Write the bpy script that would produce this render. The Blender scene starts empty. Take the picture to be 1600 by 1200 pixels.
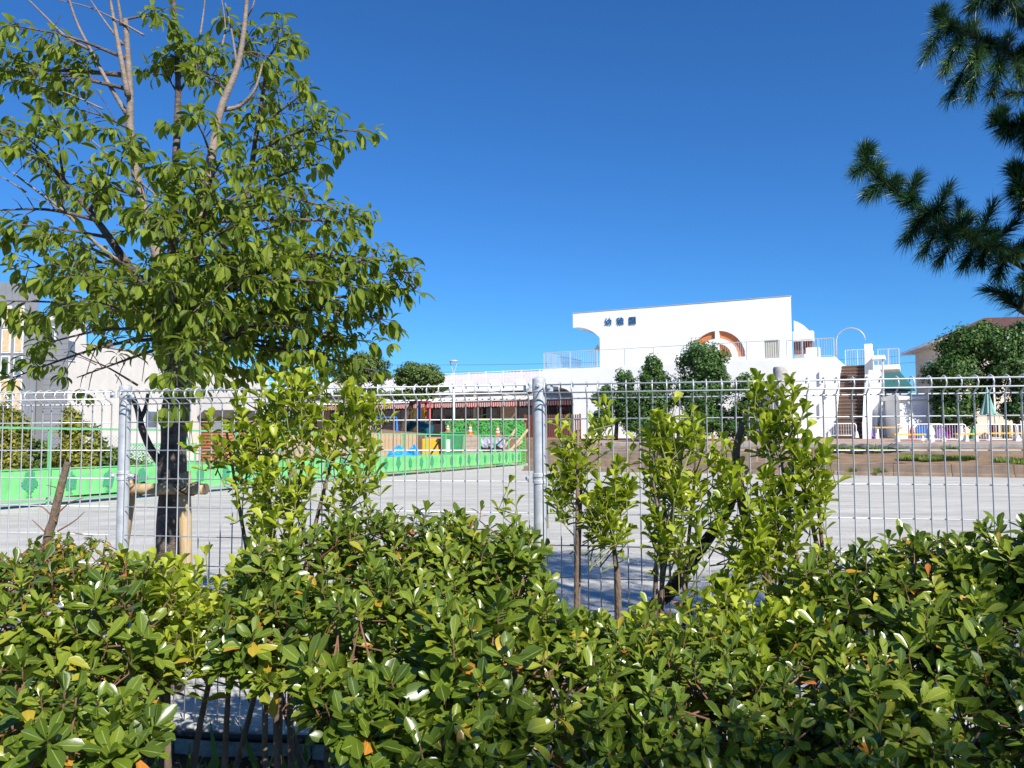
import bpy, bmesh, math, random
import numpy as np
from mathutils import Vector, Matrix, noise
random.seed(7); rng = np.random.default_rng(11)
PI = math.pi; R = math.radians
sc = bpy.context.scene
col = sc.collection

# ------------------------------------------------------------------ camera, sky, sun, exposure
CAMZ = 1.40; FPX = 1208.0; PITCH = R(3.4); ROLL = R(-0.3)
cam = bpy.data.cameras.new('camera'); camo = bpy.data.objects.new('camera', cam); col.objects.link(camo)
cam.sensor_width = 36.0; cam.lens = 36.0 * FPX / 1600.0; cam.clip_start = 0.05; cam.clip_end = 3000
CM = Matrix.Rotation(PI/2 + PITCH, 3, 'X') @ Matrix.Rotation(ROLL, 3, 'Z')
camo.location = (0, 0, CAMZ); camo.rotation_euler = CM.to_euler()
sc.camera = camo
SUN_AZ = R(30); SUN_EL = R(40)          # the sun stands behind the camera, to its right
sunv = Vector((math.sin(SUN_AZ)*math.cos(SUN_EL), -math.cos(SUN_AZ)*math.cos(SUN_EL), math.sin(SUN_EL)))
w = bpy.data.worlds.new('World'); sc.world = w; w.use_nodes = True
nt = w.node_tree; nt.nodes.clear()
sky = nt.nodes.new('ShaderNodeTexSky'); sky.sky_type = 'NISHITA'; sky.sun_disc = False
sky.sun_elevation = SUN_EL; sky.sun_rotation = PI - SUN_AZ
sky.altitude = 0; sky.air_density = 1.0; sky.dust_density = 0.0; sky.ozone_density = 3.5
bg = nt.nodes.new('ShaderNodeBackground'); bg.inputs['Strength'].default_value = 0.11
wo = nt.nodes.new('ShaderNodeOutputWorld')
tint = nt.nodes.new('ShaderNodeMix'); tint.data_type = 'RGBA'; tint.blend_type = 'MULTIPLY'; tint.inputs[0].default_value = 1.0
tint.inputs[7].default_value = (0.21, 0.505, 0.83, 1)      # clear deep blue autumn sky
nt.links.new(sky.outputs[0], tint.inputs[6]); nt.links.new(tint.outputs[2], bg.inputs['Color']); nt.links.new(bg.outputs[0], wo.inputs['Surface'])
sun = bpy.data.lights.new('sun', 'SUN'); suno = bpy.data.objects.new('sun', sun); col.objects.link(suno)
sun.energy = 5.0; sun.angle = R(0.5); sun.color = (1.0, 0.955, 0.88)
suno.location = (4, -6, 9); suno.rotation_euler = sunv.to_track_quat('Z', 'Y').to_euler()
sc.view_settings.view_transform = 'Standard'; sc.view_settings.look = 'None'
sc.view_settings.gamma = 1.0; sc.view_settings.use_curve_mapping = False
sc.view_settings.exposure = 0.65

# ------------------------------------------------------------------ places in the world
def ray(px, py): return CM @ Vector(((px-800)/FPX, (600-py)/FPX, -1))
def U(px, py, D):
    d = ray(px, py); return Vector((0, 0, CAMZ)) + d*(D/d.y)
CMT = np.array(CM.transposed())
def proj(P):
    q = (np.asarray(P) - np.array([0, 0, CAMZ])) @ CMT.T
    z = np.maximum(-q[..., 2], 1e-3)
    return 800 + FPX*q[..., 0]/z, 600 - FPX*q[..., 1]/z, -q[..., 2]
SLOPE = 0.0155
def gz(y): return -SLOPE*y                 # the playground falls gently away
TH = R(27.5); FO = Vector((15, 30.2)); FE = Vector((math.cos(TH), -math.sin(TH))); FB = Vector((math.sin(TH), math.cos(TH)))
def FW(u, v, z=0): p = FO + u*FE + v*FB; return Vector((p.x, p.y, z))
def FPL(px, py, v):
    d = ray(px, py); t = (v + FO.dot(FB)) / (d.x*FB.x + d.y*FB.y); P = Vector((0, 0, CAMZ)) + d*t
    q = Vector((P.x, P.y)) - FO; return q.dot(FE), P.z

# ------------------------------------------------------------------ materials
MATS = {}
def mat(name, c, rough=0.7, var=0.12, scale=8.0, bump=0.0, bscale=60.0, c2=None, metal=0.0, spec=0.4, detail=6, stretch=None, coat=0.0):
    if name in MATS: return MATS[name]
    m = bpy.data.materials.new(name); m.use_nodes = True; MATS[name] = m
    t = m.node_tree; N = t.nodes; L = t.links; b = N['Principled BSDF']
    tc = N.new('ShaderNodeTexCoord'); src = tc.outputs['Object']
    if stretch:
        mp = N.new('ShaderNodeMapping'); mp.inputs['Scale'].default_value = stretch; L.new(src, mp.inputs[0]); src = mp.outputs[0]
    n = N.new('ShaderNodeTexNoise'); n.inputs['Scale'].default_value = scale; n.inputs['Detail'].default_value = detail; n.inputs['Roughness'].default_value = 0.65
    L.new(src, n.inputs['Vector'])
    r = N.new('ShaderNodeValToRGB')
    if c2 is None: c2 = tuple(max(0, x*(1-var*2.2)) for x in c)
    r.color_ramp.elements[0].position = 0.3; r.color_ramp.elements[0].color = (*c2, 1)
    r.color_ramp.elements[1].position = 0.68; r.color_ramp.elements[1].color = (*tuple(min(1, x*(1+var*0.5)) for x in c), 1)
    L.new(n.outputs['Fac'], r.inputs[0]); L.new(r.outputs[0], b.inputs['Base Color'])
    b.inputs['Roughness'].default_value = rough; b.inputs['Metallic'].default_value = metal
    b.inputs['Specular IOR Level'].default_value = spec
    if coat: b.inputs['Coat Weight'].default_value = coat
    if bump:
        n2 = N.new('ShaderNodeTexNoise'); n2.inputs['Scale'].default_value = bscale; n2.inputs['Detail'].default_value = 4
        L.new(src, n2.inputs['Vector'])
        bp = N.new('ShaderNodeBump'); bp.inputs['Strength'].default_value = bump; bp.inputs['Distance'].default_value = 0.02
        L.new(n2.outputs['Fac'], bp.inputs['Height']); L.new(bp.outputs[0], b.inputs['Normal'])
    return m

def leaf_mat(name, stops, rough=0.35, spec=0.5, trans=0.35, tcol=(0.35, 0.5, 0.05), veins=0.0, midrib=0.25, back=1.25):
    """leaf: colour from the leaf's own number lv, pale midrib, side veins in relief, light shining through"""
    m = bpy.data.materials.new(name); m.use_nodes = True; MATS[name] = m
    t = m.node_tree; N = t.nodes; L = t.links; b = N['Principled BSDF']; out = N['Material Output']
    at = N.new('ShaderNodeAttribute'); at.attribute_name = 'lv'
    r = N.new('ShaderNodeValToRGB'); r.color_ramp.elements[0].position = stops[0][0]; r.color_ramp.elements[0].color = (*stops[0][1], 1)
    r.color_ramp.elements[1].position = stops[1][0]; r.color_ramp.elements[1].color = (*stops[1][1], 1)
    for p, c in stops[2:]:
        e = r.color_ramp.elements.new(p); e.color = (*c, 1)
    L.new(at.outputs['Fac'], r.inputs[0])
    uv = N.new('ShaderNodeUVMap'); uv.uv_map = 'UVMap'
    sp = N.new('ShaderNodeSeparateXYZ'); L.new(uv.outputs[0], sp.inputs[0])
    def M(op, a, bb=None):
        n = N.new('ShaderNodeMath'); n.operation = op
        for i, x in enumerate((a, bb)):
            if x is None: continue
            if isinstance(x, (int, float)): n.inputs[i].default_value = x
            else: L.new(x, n.inputs[i])
        return n.outputs[0]
    d = M('ABSOLUTE', M('SUBTRACT', sp.outputs['X'], 0.5))
    rib = M('LESS_THAN', d, 0.035)
    tc = N.new('ShaderNodeTexCoord'); nz = N.new('ShaderNodeTexNoise'); nz.inputs['Scale'].default_value = 45; nz.inputs['Detail'].default_value = 3
    L.new(tc.outputs['Object'], nz.inputs['Vector'])
    hv = N.new('ShaderNodeHueSaturation'); L.new(r.outputs[0], hv.inputs['Color'])
    L.new(M('ADD', M('MULTIPLY', nz.outputs['Fac'], 0.5), 0.75), hv.inputs['Value'])
    mx = N.new('ShaderNodeMix'); mx.data_type = 'RGBA'; L.new(M('MULTIPLY', rib, midrib), mx.inputs[0]); L.new(hv.outputs[0], mx.inputs[6]); mx.inputs[7].default_value = (0.42, 0.5, 0.16, 1)
    gm = N.new('ShaderNodeNewGeometry')
    bk = N.new('ShaderNodeMix'); bk.data_type = 'RGBA'; L.new(gm.outputs['Backfacing'], bk.inputs[0]); L.new(mx.outputs[2], bk.inputs[6])
    ml = N.new('ShaderNodeMix'); ml.data_type = 'RGBA'; ml.blend_type = 'MULTIPLY'; ml.inputs[0].default_value = 1; L.new(mx.outputs[2], ml.inputs[6]); ml.inputs[7].default_value = (back, back, back*1.05, 1)
    L.new(ml.outputs[2], bk.inputs[7])
    L.new(bk.outputs[2], b.inputs['Base Color'])
    b.inputs['Roughness'].default_value = rough; b.inputs['Specular IOR Level'].default_value = spec
    L.new(M('ADD', M('MULTIPLY', nz.outputs['Fac'], 0.2), rough-0.08), b.inputs['Roughness'])
    if veins:
        # side veins: slanted ridges from the midrib outward
        ph = M('MULTIPLY', M('SUBTRACT', sp.outputs['Y'], M('MULTIPLY', d, 0.55)), 62.0)
        h = M('SINE', ph)
        bp = N.new('ShaderNodeBump'); bp.inputs['Strength'].default_value = veins; bp.inputs['Distance'].default_value = 0.004
        L.new(h, bp.inputs['Height']); L.new(bp.outputs[0], b.inputs['Normal'])
    tr = N.new('ShaderNodeBsdfTranslucent')
    tm = N.new('ShaderNodeMix'); tm.data_type = 'RGBA'; tm.blend_type = 'MIX'; tm.inputs[0].default_value = 0.55; L.new(mx.outputs[2], tm.inputs[6]); tm.inputs[7].default_value = (*tcol, 1)
    L.new(tm.outputs[2], tr.inputs['Color'])
    ms = N.new('ShaderNodeMixShader'); ms.inputs[0].default_value = trans
    L.new(b.outputs[0], ms.inputs[1]); L.new(tr.outputs[0], ms.inputs[2]); L.new(ms.outputs[0], out.inputs['Surface'])
    return m

# ------------------------------------------------------------------ mesh helpers
class MB:
    def __init__(s): s.v = []; s.f = []
    def add(s, vs, fs):
        o = len(s.v); s.v += [tuple(p) for p in vs]; s.f += [tuple(i+o for i in f) for f in fs]; return s
    def box(s, x0, x1, y0, y1, z0, z1):
        return s.add([(x0,y0,z0),(x1,y0,z0),(x1,y1,z0),(x0,y1,z0),(x0,y0,z1),(x1,y0,z1),(x1,y1,z1),(x0,y1,z1)],
                     [(0,3,2,1),(4,5,6,7),(0,1,5,4),(1,2,6,5),(2,3,7,6),(3,0,4,7)])
    def bbox(s, x0, x1, y0, y1, z0, z1, c=0.01):
        """box with chamfered vertical and top edges"""
        a = [(x0+c,y0),(x1-c,y0),(x1,y0+c),(x1,y1-c),(x1-c,y1),(x0+c,y1),(x0,y1-c),(x0,y0+c)]
        b = [(x0+2*c,y0+c),(x1-2*c,y0+c),(x1-c,y0+2*c),(x1-c,y1-2*c),(x1-2*c,y1-c),(x0+2*c,y1-c),(x0+c,y1-2*c),(x0+c,y0+2*c)]
        vs = [(x,y,z0) for x,y in a]+[(x,y,z1-c) for x,y in a]+[(x,y,z1) for x,y in b]
        fs = [tuple(range(7,-1,-1)), tuple(range(16,24))]
        for k in (0, 8):
            for i in range(8): j=(i+1)%8; fs.append((k+i,k+j,k+8+j,k+8+i))
        return s.add(vs, fs)
    def tube(s, pts, r, n=6, cap=True):
        pts = [Vector(p) for p in pts]; rs = r if isinstance(r, (list, tuple)) else [r]*len(pts)
        vs = []; fs = []; ref = None
        for i, p in enumerate(pts):
            a = pts[max(i-1,0)]; b = pts[min(i+1,len(pts)-1)]; t = (b-a)
            t = t.normalized() if t.length > 1e-9 else Vector((0,0,1))
            if ref is None: ref = t.orthogonal().normalized()
            else:
                ref = (ref - t*ref.dot(t)); ref = ref.normalized() if ref.length > 1e-6 else t.orthogonal().normalized()
            q = t.cross(ref)
            for k in range(n):
                a2 = 2*PI*k/n; vs.append(p + (ref*math.cos(a2)+q*math.sin(a2))*rs[i])
        for i in range(len(pts)-1):
            for k in range(n): fs.append((i*n+k, i*n+(k+1)%n, (i+1)*n+(k+1)%n, (i+1)*n+k))
        if cap: fs.append(tuple(range(n-1,-1,-1))); fs.append(tuple((len(pts)-1)*n+k for k in range(n)))
        return s.add(vs, fs)
    def lathe(s, prof, n=16, c=(0,0,0)):
        vs = []; fs = []
        for r, z in prof:
            for k in range(n): a = 2*PI*k/n; vs.append((c[0]+r*math.cos(a), c[1]+r*math.sin(a), c[2]+z))
        for i in range(len(prof)-1):
            for k in range(n): fs.append((i*n+k, i*n+(k+1)%n, (i+1)*n+(k+1)%n, (i+1)*n+k))
        fs.append(tuple(range(n-1,-1,-1))); fs.append(tuple((len(prof)-1)*n+k for k in range(n)))
        return s.add(vs, fs)
    def xz(s, poly, y0, y1):
        """polygon in x,z (counter-clockwise seen from -y) extruded along y"""
        n = len(poly); vs = [(x,y0,z) for x,z in poly]+[(x,y1,z) for x,z in poly]
        fs = [tuple(range(n)), tuple(range(2*n-1,n-1,-1))]+[(i,i+n,(i+1)%n+n,(i+1)%n) for i in range(n)]
        return s.add(vs, fs)
    def yz(s, poly, x0, x1):
        n = len(poly); vs = [(x0,y,z) for y,z in poly]+[(x1,y,z) for y,z in poly]
        fs = [tuple(range(n-1,-1,-1)), tuple(range(n,2*n))]+[(i,(i+1)%n,(i+1)%n+n,i+n) for i in range(n)]
        return s.add(vs, fs)
    def xy(s, poly, z0, z1):
        n = len(poly); vs = [(x,y,z0) for x,y in poly]+[(x,y,z1) for x,y in poly]
        fs = [tuple(range(n-1,-1,-1)), tuple(range(n,2*n))]+[(i,(i+1)%n,(i+1)%n+n,i+n) for i in range(n)]
        return s.add(vs, fs)
    def mesh(s, name):
        me = bpy.data.meshes.new(name); me.from_pydata(s.v, [], s.f); me.update()
        bm = bmesh.new(); bm.from_mesh(me); bmesh.ops.recalc_face_normals(bm, faces=bm.faces); bm.to_mesh(me); bm.free(); return me
def ob(name, me, m=None, parent=None, smooth=False, kind=None):
    if isinstance(me, MB): me = me.mesh(name)
    if m is not None and len(me.materials) == 0: me.materials.append(m)
    if smooth:
        me.polygons.foreach_set('use_smooth', [True]*len(me.polygons))
        if smooth == 'auto':
            try: me.set_sharp_from_angle(angle=R(40))
            except Exception: pass
    o = bpy.data.objects.new(name, me); col.objects.link(o)
    if parent is not None: o.parent = parent
    if kind: o['kind'] = kind
    return o
def thing(name, label, cat, loc=(0,0,0), rz=0.0, group=None):
    o = bpy.data.objects.new(name, None); col.objects.link(o); o.empty_display_size = 0.2
    o.location = loc; o.rotation_euler = (0, 0, rz); o['label'] = label; o['category'] = cat
    if group: o['group'] = group
    return o
def tag(o, label, cat, group=None):
    o['label'] = label; o['category'] = cat
    if group: o['group'] = group
    return o
def copy_tree(o, parent=None):
    c = o.copy(); col.objects.link(c); c.parent = parent
    for ch in [x for x in CH.get(o.name, o.children)]: copy_tree(ch, c)
    return c
CH = {}
def struct(name, me, m, smooth=False):
    o = ob(name, me, m, None, smooth); o['kind'] = 'structure'; return o

def fast_mesh(name, V, Fq, m, lv=None, uv=None, smooth=True):
    """V (n,3); Fq (k,4) quads; lv per vertex; uv per vertex"""
    me = bpy.data.meshes.new(name); nv = len(V); nf = len(Fq); c = Fq.shape[1]
    me.vertices.add(nv); me.vertices.foreach_set('co', np.ascontiguousarray(V, dtype=np.float32).ravel())
    me.loops.add(nf*c); me.loops.foreach_set('vertex_index', np.ascontiguousarray(Fq, dtype=np.int32).ravel())
    me.polygons.add(nf); me.polygons.foreach_set('loop_start', np.arange(0, nf*c, c, dtype=np.int32))
    if smooth: me.polygons.foreach_set('use_smooth', np.ones(nf, dtype=bool))
    if lv is not None:
        a = me.attributes.new('lv', 'FLOAT', 'POINT'); a.data.foreach_set('value', np.ascontiguousarray(lv, dtype=np.float32))
    if uv is not None:
        u = me.uv_layers.new(name='UVMap'); u.data.foreach_set('uv', np.ascontiguousarray(uv[Fq.ravel()], dtype=np.float32).ravel())
    me.update(calc_edges=True)
    if m: me.materials.append(m)
    return me

# ------------------------------------------------------------------ leaves
def leaf_shape(width, prof, fold, curl, nseg=5, twist=0.0, wave=0.0):
    """unit-length leaf along +y, upper side +z. prof: half width along the leaf (0..1), curl: bend downwards in radians"""
    V = []; UV = []
    y = z = 0.0; ds = 1.0/nseg
    for i in range(nseg+1):
        s = i/nseg; a = -curl*s
        if i: y += ds*math.cos(-curl*(s-ds/2)); z += ds*math.sin(-curl*(s-ds/2))
        hw = width*0.5*np.interp(s, *prof)
        wv = wave*math.sin(s*9)
        for j in (-1, 0, 1):
            up = fold*hw*abs(j)
            V.append((j*hw*math.cos(fold*0.6), y - math.sin(a)*up, z + math.cos(a)*up + (wv*hw if j else 0)+twist*j*hw*s)); UV.append((0.5+j*0.5, s))
    F = []
    for i in range(nseg):
        for j in range(2): a = i*3+j; F.append((a, a+1, a+4, a+3))
    return np.array(V), np.array(F), np.array(UV)
OBOV = ([0, .15, .4, .65, .85, .97, 1], [.10, .28, .68, 1, .86, .42, .12])
ELLI = ([0, .12, .35, .6, .82, .95, 1], [.10, .52, .95, 1, .62, .22, .04])
def leaf_variants(kind, n, lvs):
    out = []
    for k in range(n):
        q = random.random
        if kind == 'glossy': V, F, UV = leaf_shape(0.40+0.08*q(), OBOV, 0.18+0.3*q(), -0.15+0.75*q(), 6, 0.1*(q()-.5))
        elif kind == 'cup': V, F, UV = leaf_shape(0.52+0.12*q(), OBOV, 0.45+0.3*q(), -0.1+0.75*q(), 5, 0.15*(q()-.5))
        elif kind == 'small': V, F, UV = leaf_shape(0.48+0.1*q(), ELLI, 0.3*q(), 0.3*q(), 4)
        else: V, F, UV = leaf_shape(0.37+0.09*q(), ELLI, 0.2+0.35*q(), 0.5+0.9*q(), 6, 0.2*(q()-.5), 0.05)
        out.append((V, F, UV, lvs(k, n)))
    return out
def frames(d, up):
    d = d/np.linalg.norm(d, axis=1, keepdims=True)
    x = np.cross(d, up); x /= np.maximum(np.linalg.norm(x, axis=1, keepdims=True), 1e-6)
    z = np.cross(x, d); return np.stack([x, d, z], axis=2)      # columns x,y,z
class Leaves:
    def __init__(s, variants): s.var = variants; s.P = []; s.D = []; s.UP = []; s.S = []; s.K = []
    def add(s, p, d, up, size, k=None):
        s.P.append(tuple(p)); s.D.append(tuple(d)); s.UP.append(tuple(up)); s.S.append(size); s.K.append(random.randrange(len(s.var)) if k is None else k)
    def build(s, root, m, singles=300, part='leaf', rest='foliage'):
        P = np.array(s.P); Fr = frames(np.array(s.D), np.array(s.UP)); S = np.array(s.S); K = np.array(s.K); n = len(P)
        ctr = P + Fr[:, :, 1]*S[:, None]*0.5
        px, py, dep = proj(ctr)
        view = ctr - np.array([0, 0, CAMZ]); view /= np.linalg.norm(view, axis=1, keepdims=True)
        area = (S/np.maximum(dep, .2))**2*(0.25+np.abs((Fr[:, :, 2]*view).sum(1)))
        ok = (dep > .2) & (px > 0) & (px < 1600) & (py > 0) & (py < 1200)
        order = np.argsort(dep); seen = {}; front = np.zeros(n, bool)
        for i in order:
            if not ok[i]: continue
            c = (int(px[i]//9), int(py[i]//9))
            if c not in seen: seen[c] = 1; front[i] = True
        cand = np.where(front)[0]; cand = cand[np.argsort(-area[cand])][:singles]
        single = np.zeros(n, bool); single[cand] = True
        base = np.array(root.location)
        meshes = []
        for k, (V, F, UV, lv) in enumerate(s.var):
            meshes.append(fast_mesh(part, V, F, m, np.full(len(V), lv), UV))
        for i in cand:
            o = bpy.data.objects.new(part, meshes[K[i]]); col.objects.link(o); o.parent = root
            M4 = Matrix.Identity(4)
            for a in range(3):
                for b2 in range(3): M4[a][b2] = float(Fr[i, a, b2]*S[i])
                M4[a][3] = float(P[i, a]-base[a])
            o.matrix_basis = M4
        VV = []; FF = []; UU = []; LL = []; off = 0
        for k, (V, F, UV, lv) in enumerate(s.var):
            idx = np.where((K == k) & ~single)[0]
            if len(idx) == 0: continue
            W = np.einsum('nij,vj->nvi', Fr[idx], V)*S[idx][:, None, None] + (P[idx]-base)[:, None, :]
            nv = len(V); VV.append(W.reshape(-1, 3))
            FF.append((F[None]+(np.arange(len(idx))*nv)[:, None, None]).reshape(-1, 4)+off); off += nv*len(idx)
            UU.append(np.tile(UV, (len(idx), 1)))
            LL.append(np.repeat(np.clip(lv+rng.normal(0, .035, len(idx)), 0, 1), nv))
        if VV:
            me = fast_mesh(rest, np.concatenate(VV), np.concatenate(FF), m, np.concatenate(LL), np.concatenate(UU))
            ob(rest, me, None, root, kind='stuff')
def rv(): 
    a = rng.normal(size=3); return Vector(a/np.linalg.norm(a))
def bez(pts, n=8):
    """smooth curve through points (Catmull-Rom)"""
    P = [Vector(p) for p in pts]; out = []
    for i in range(len(P)-1):
        p0 = P[max(i-1,0)]; p1 = P[i]; p2 = P[i+1]; p3 = P[min(i+2,len(P)-1)]
        for k in range(n):
            t = k/n; out.append(0.5*((2*p1)+(p2-p0)*t+(2*p0-5*p1+4*p2-p3)*t*t+(3*p1-p0-3*p2+p3)*t**3))
    out.append(P[-1]); return out

# ================================================================== THE SETTING
M_sand = mat('playground_sand', (0.53, 0.512, 0.465), 0.95, 0.10, 1.6, 0.9, 35, c2=(0.34, 0.328, 0.30), spec=0.1, detail=14, stretch=(0.5, 1.6, 1))
M_soil = mat('garden_soil', (0.10, 0.075, 0.05), 0.95, 0.3, 9, 0.9, 40, spec=0.1)
M_earth = mat('bare_earth', (0.27, 0.185, 0.12), 0.95, 0.22, 1.3, 0.6, 20, spec=0.1)
M_far = mat('far_ground', (0.22, 0.2, 0.17), 0.95, 0.2, 0.2, spec=0.1)
M_path = mat('path_paving', (0.42, 0.30, 0.24), 0.9, 0.12, 2.5, 0.3, 40, spec=0.15)
M_conc = mat('concrete', (0.40, 0.385, 0.36), 0.9, 0.16, 3, 0.3, 30, spec=0.2)
M_step = mat('step_concrete', (0.30, 0.225, 0.165), 0.9, 0.2, 1.6, 0.3, 25, spec=0.15)
M_white = mat('white_plaster', (0.80, 0.80, 0.785), 0.85, 0.035, 1.2, 0.08, 60, spec=0.2)
M_galv = mat('galvanised_steel', (0.60, 0.62, 0.64), 0.42, 0.10, 22, 0.06, 120, metal=0.35, spec=0.5)
M_wire = mat('zinc_wire', (0.62, 0.64, 0.66), 0.4, 0.06, 15, metal=0.35)
M_paintw = mat('white_paint', (0.78, 0.78, 0.76), 0.5, 0.05, 6)
M_grass = mat('grass_blades', (0.17, 0.24, 0.04), 0.6, 0.3, 2, spec=0.3)

g = MB().add([(-900,-300,-1.35),(900,-300,-1.35),(900,1500,-1.35),(-900,1500,-1.35)], [(0,1,2,3)]); struct('ground', g, M_far)
# playground: sand yard, slightly uneven
def sheet(x0, x1, y0, y1, nx, ny, zf):
    b = MB(); vs = []; fs = []
    for j in range(ny+1):
        for i in range(nx+1):
            x = x0+(x1-x0)*i/nx; y = y0+(y1-y0)*j/ny; vs.append((x, y, zf(x, y)))
    for j in range(ny):
        for i in range(nx): a = j*(nx+1)+i; fs.append((a, a+1, a+nx+2, a+nx+1))
    return b.add(vs, fs)
struct('playground', sheet(-60, 60, 1.9, 75, 60, 60, lambda x, y: gz(y)+0.006*math.sin(x*1.7+y)*math.sin(y*1.3)), M_sand, True)
# near soil bed where the shrubs grow, bounded by the fence kerb
F0 = Vector((-2.117, 3.41)); FD = Vector((0.982, -0.19)).normalized(); FANG = math.atan2(FD.y, FD.x)
def fl(t, off=0): p = F0+FD*t+Vector((-FD.y, FD.x))*off; return p
SOILZ = 0.10
b = MB(); vs = []; fs = []; nx = 60; ny = 44
for j in range(ny+1):
    for i in range(nx+1):
        t = -9+22*i/nx; p = fl(t, -0.04); y = p.y + (-9-p.y)*(j/ny)**1.6
        vs.append((p.x, y, SOILZ + 0.025*math.sin(p.x*6.1+y*3)*math.sin(y*5.3) + 0.012*math.sin(p.x*17+y*13)))
for j in range(ny):
    for i in range(nx): a = j*(nx+1)+i; fs.append((a, a+nx+1, a+nx+2, a+1))
struct('soil', b.add(vs, fs), M_soil, True)

# terraced bank below the kindergarten, in the building's own frame
UL = FPL(818, 735, 0)[0]; UR = 30.0
def zpath(v): return 0.67+(v-5.4)*0.0155
b = MB(); prof = [(0.9, -0.03), (2.2, 0.06), (3.8, 0.28), (5.35, 0.54)]
vs = []; fs = []; n = 60
for i in range(n+1):
    u = UL+0.3+(UR-UL-0.3)*i/n
    for v, z in prof: vs.append(FW(u, v, z+0.03*math.sin(u*1.9+v*2.2)+0.02*math.sin(u*5.1)))
for i in range(n):
    for k in range(3): a = i*4+k; fs.append((a, a+4, a+5, a+1))
struct('earth_bank', b.add(vs, fs), M_earth, True)
pe = [(UL+0.3, 5.5), (UR, 5.5), (UR, 60), (UL-40, 60), (UL-40, 15.5), (UL-8, 12.6), (UL-0.5, 12.0)]
b = MB(); b.add([FW(u, v, zpath(v)) for u, v in pe], [tuple(range(7))]); struct('path', b, M_path)
b = MB(); k = [pe[i] for i in (4, 5, 6, 0, 1)]
b.add([FW(u, v, zpath(v)-0.004) for u, v in k]+[FW(u-0.1, v-0.35, -1.1) for u, v in k], [(i, i+1, i+6, i+5) for i in range(4)]); struct('bank_face', b, M_earth)

def frame_thing(name, label, cat, u, v, z=0, group=None): 
    return thing(name, label, cat, FW(u, v, z), -TH, group)

# low retaining walls, one run of blocks each
def wall_run(name, label, u0, u1, v0, v1, z0, z1, m, blk=2.0):
    t = frame_thing(name, label, 'wall', u0, v0, z0)
    n = max(1, round((u1-u0)/blk)); L = (u1-u0)/n
    me = MB().bbox(0.006, L-0.006, 0, v1-v0, 0, z1-z0, 0.012).mesh('concrete_block'); me.materials.append(m)
    for i in range(n):
        o = ob('concrete_block', me, None, t); o.location = (i*L, 0, 0)
    return t
wall_run('retaining_step', 'long low concrete step along the far edge of the sand yard', UL, UR, 0.0, 0.45, -0.75, -0.34, M_step)
wall_run('retaining_wall', 'brown concrete retaining wall holding the earth bank', UL, UR, 0.45, 0.9, -0.75, -0.02, M_step)
wall_run('upper_retaining_wall', 'short upper tier of brown concrete below the clipped trees', UL, -5.5, 0.92, 1.4, -0.4, 0.32, M_step)
wall_run('path_kerb', 'grey concrete kerb along the edge of the path', UL+2, UR, 5.36, 5.56, 0.2, 0.70, M_conc, 1.5)

# grass tufts on the bank (nobody could count the blades)
def grass(name, label, spots, m, blade=0.10):
    V = []; F = []
    for (P, r, n) in spots:
        for _ in range(n):
            a = random.random()*2*PI; q = r*math.sqrt(random.random())
            p = P+Vector((math.cos(a)*q*1.6, math.sin(a)*q, 0)); h = blade*(0.5+random.random()); w_ = 0.012*blade/0.1
            d = Vector((random.uniform(-.5,.5), random.uniform(-.5,.5), 1))*h; s_ = Vector((math.cos(a)*w_, math.sin(a)*w_, 0))
            k = len(V); V += [p-s_, p+s_, p+d*0.6+s_*0.6, p+d*1.0]; F.append((k, k+1, k+2, k+3))
    me = fast_mesh(name, np.array([tuple(x) for x in V]), np.array(F), m); o = ob(name, me); o['kind'] = 'stuff'; o['label'] = label; o['category'] = 'grass'; return o
def bankz(v): return float(np.interp(v, [q[0] for q in prof], [q[1] for q in prof]))
sp = []
for (px, v, r, n) in [(1300,4.6,.7,500),(1335,4.7,.8,600),(1375,4.6,.7,500),(1310,4.2,.8,700),(1350,4.2,.9,800),(1390,4.2,.8,600),(1440,2.6,1.1,1500),(1475,2.4,1.2,1600),(1505,2.5,.6,400),(1590,2.2,1.0,800),(1485,4.7,.4,250),(1610,1.6,.8,500),(1330,.15,.25,120),(1375,.1,.3,120),(1250,.15,.3,120),(1190,3.0,.8,400)]:
    u = FPL(px, 700, v)[0]; z = bankz(v)+.01 if v > .9 else -0.34
    sp.append((FW(u, v, z-0.02), r*0.55, n))
for k, (px, v, w_, h_) in enumerate(((1296, 4.9, .55, .22), (1318, 4.75, .45, .26), (1352, 4.9, .7, .24), (1378, 4.8, .5, .2), (1398, 4.9, .6, .26), (1418, 4.7, .35, .18))):
    r_ = random.Random(40+k); vs = []; fs = []
    for j in range(5):
        for i in range(11):
            a = 2*PI*i/11; f = j/4; rad = math.cos(f*1.4)*(1+0.25*r_.uniform(-1, 1)); vs.append((w_*rad*math.cos(a), 0.3*rad*math.sin(a), h_*f*(1+.2*r_.uniform(-1, 1))-0.03))
    for j in range(4):
        for i in range(11): fs.append((j*11+i, j*11+(i+1) % 11, (j+1)*11+(i+1) % 11, (j+1)*11+i))
    fs.append(tuple(44+i for i in range(11)))
    o = ob('rock', MB().add(vs, fs), mat('dark_rock', (0.13, 0.13, 0.14), 0.9, 0.25, 4, 0.6, 12)); o.location = FW(FPL(px, 698, v)[0], v, bankz(v)); o.rotation_euler = (0, 0, -TH)
    tag(o, ('leftmost dark rock on the earth bank below the stair', 'small dark rock second from the left on the bank', 'widest dark rock on the grassy bank below the purple cone', 'low dark rock just right of the widest one', 'dark rock below the yellow bench', 'rightmost small dark rock on the bank')[k], 'rock', 'dark rocks on the bank')
grass('bank_grass', 'patches of green grass on the earth bank', sp, M_grass, 0.16)

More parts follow.
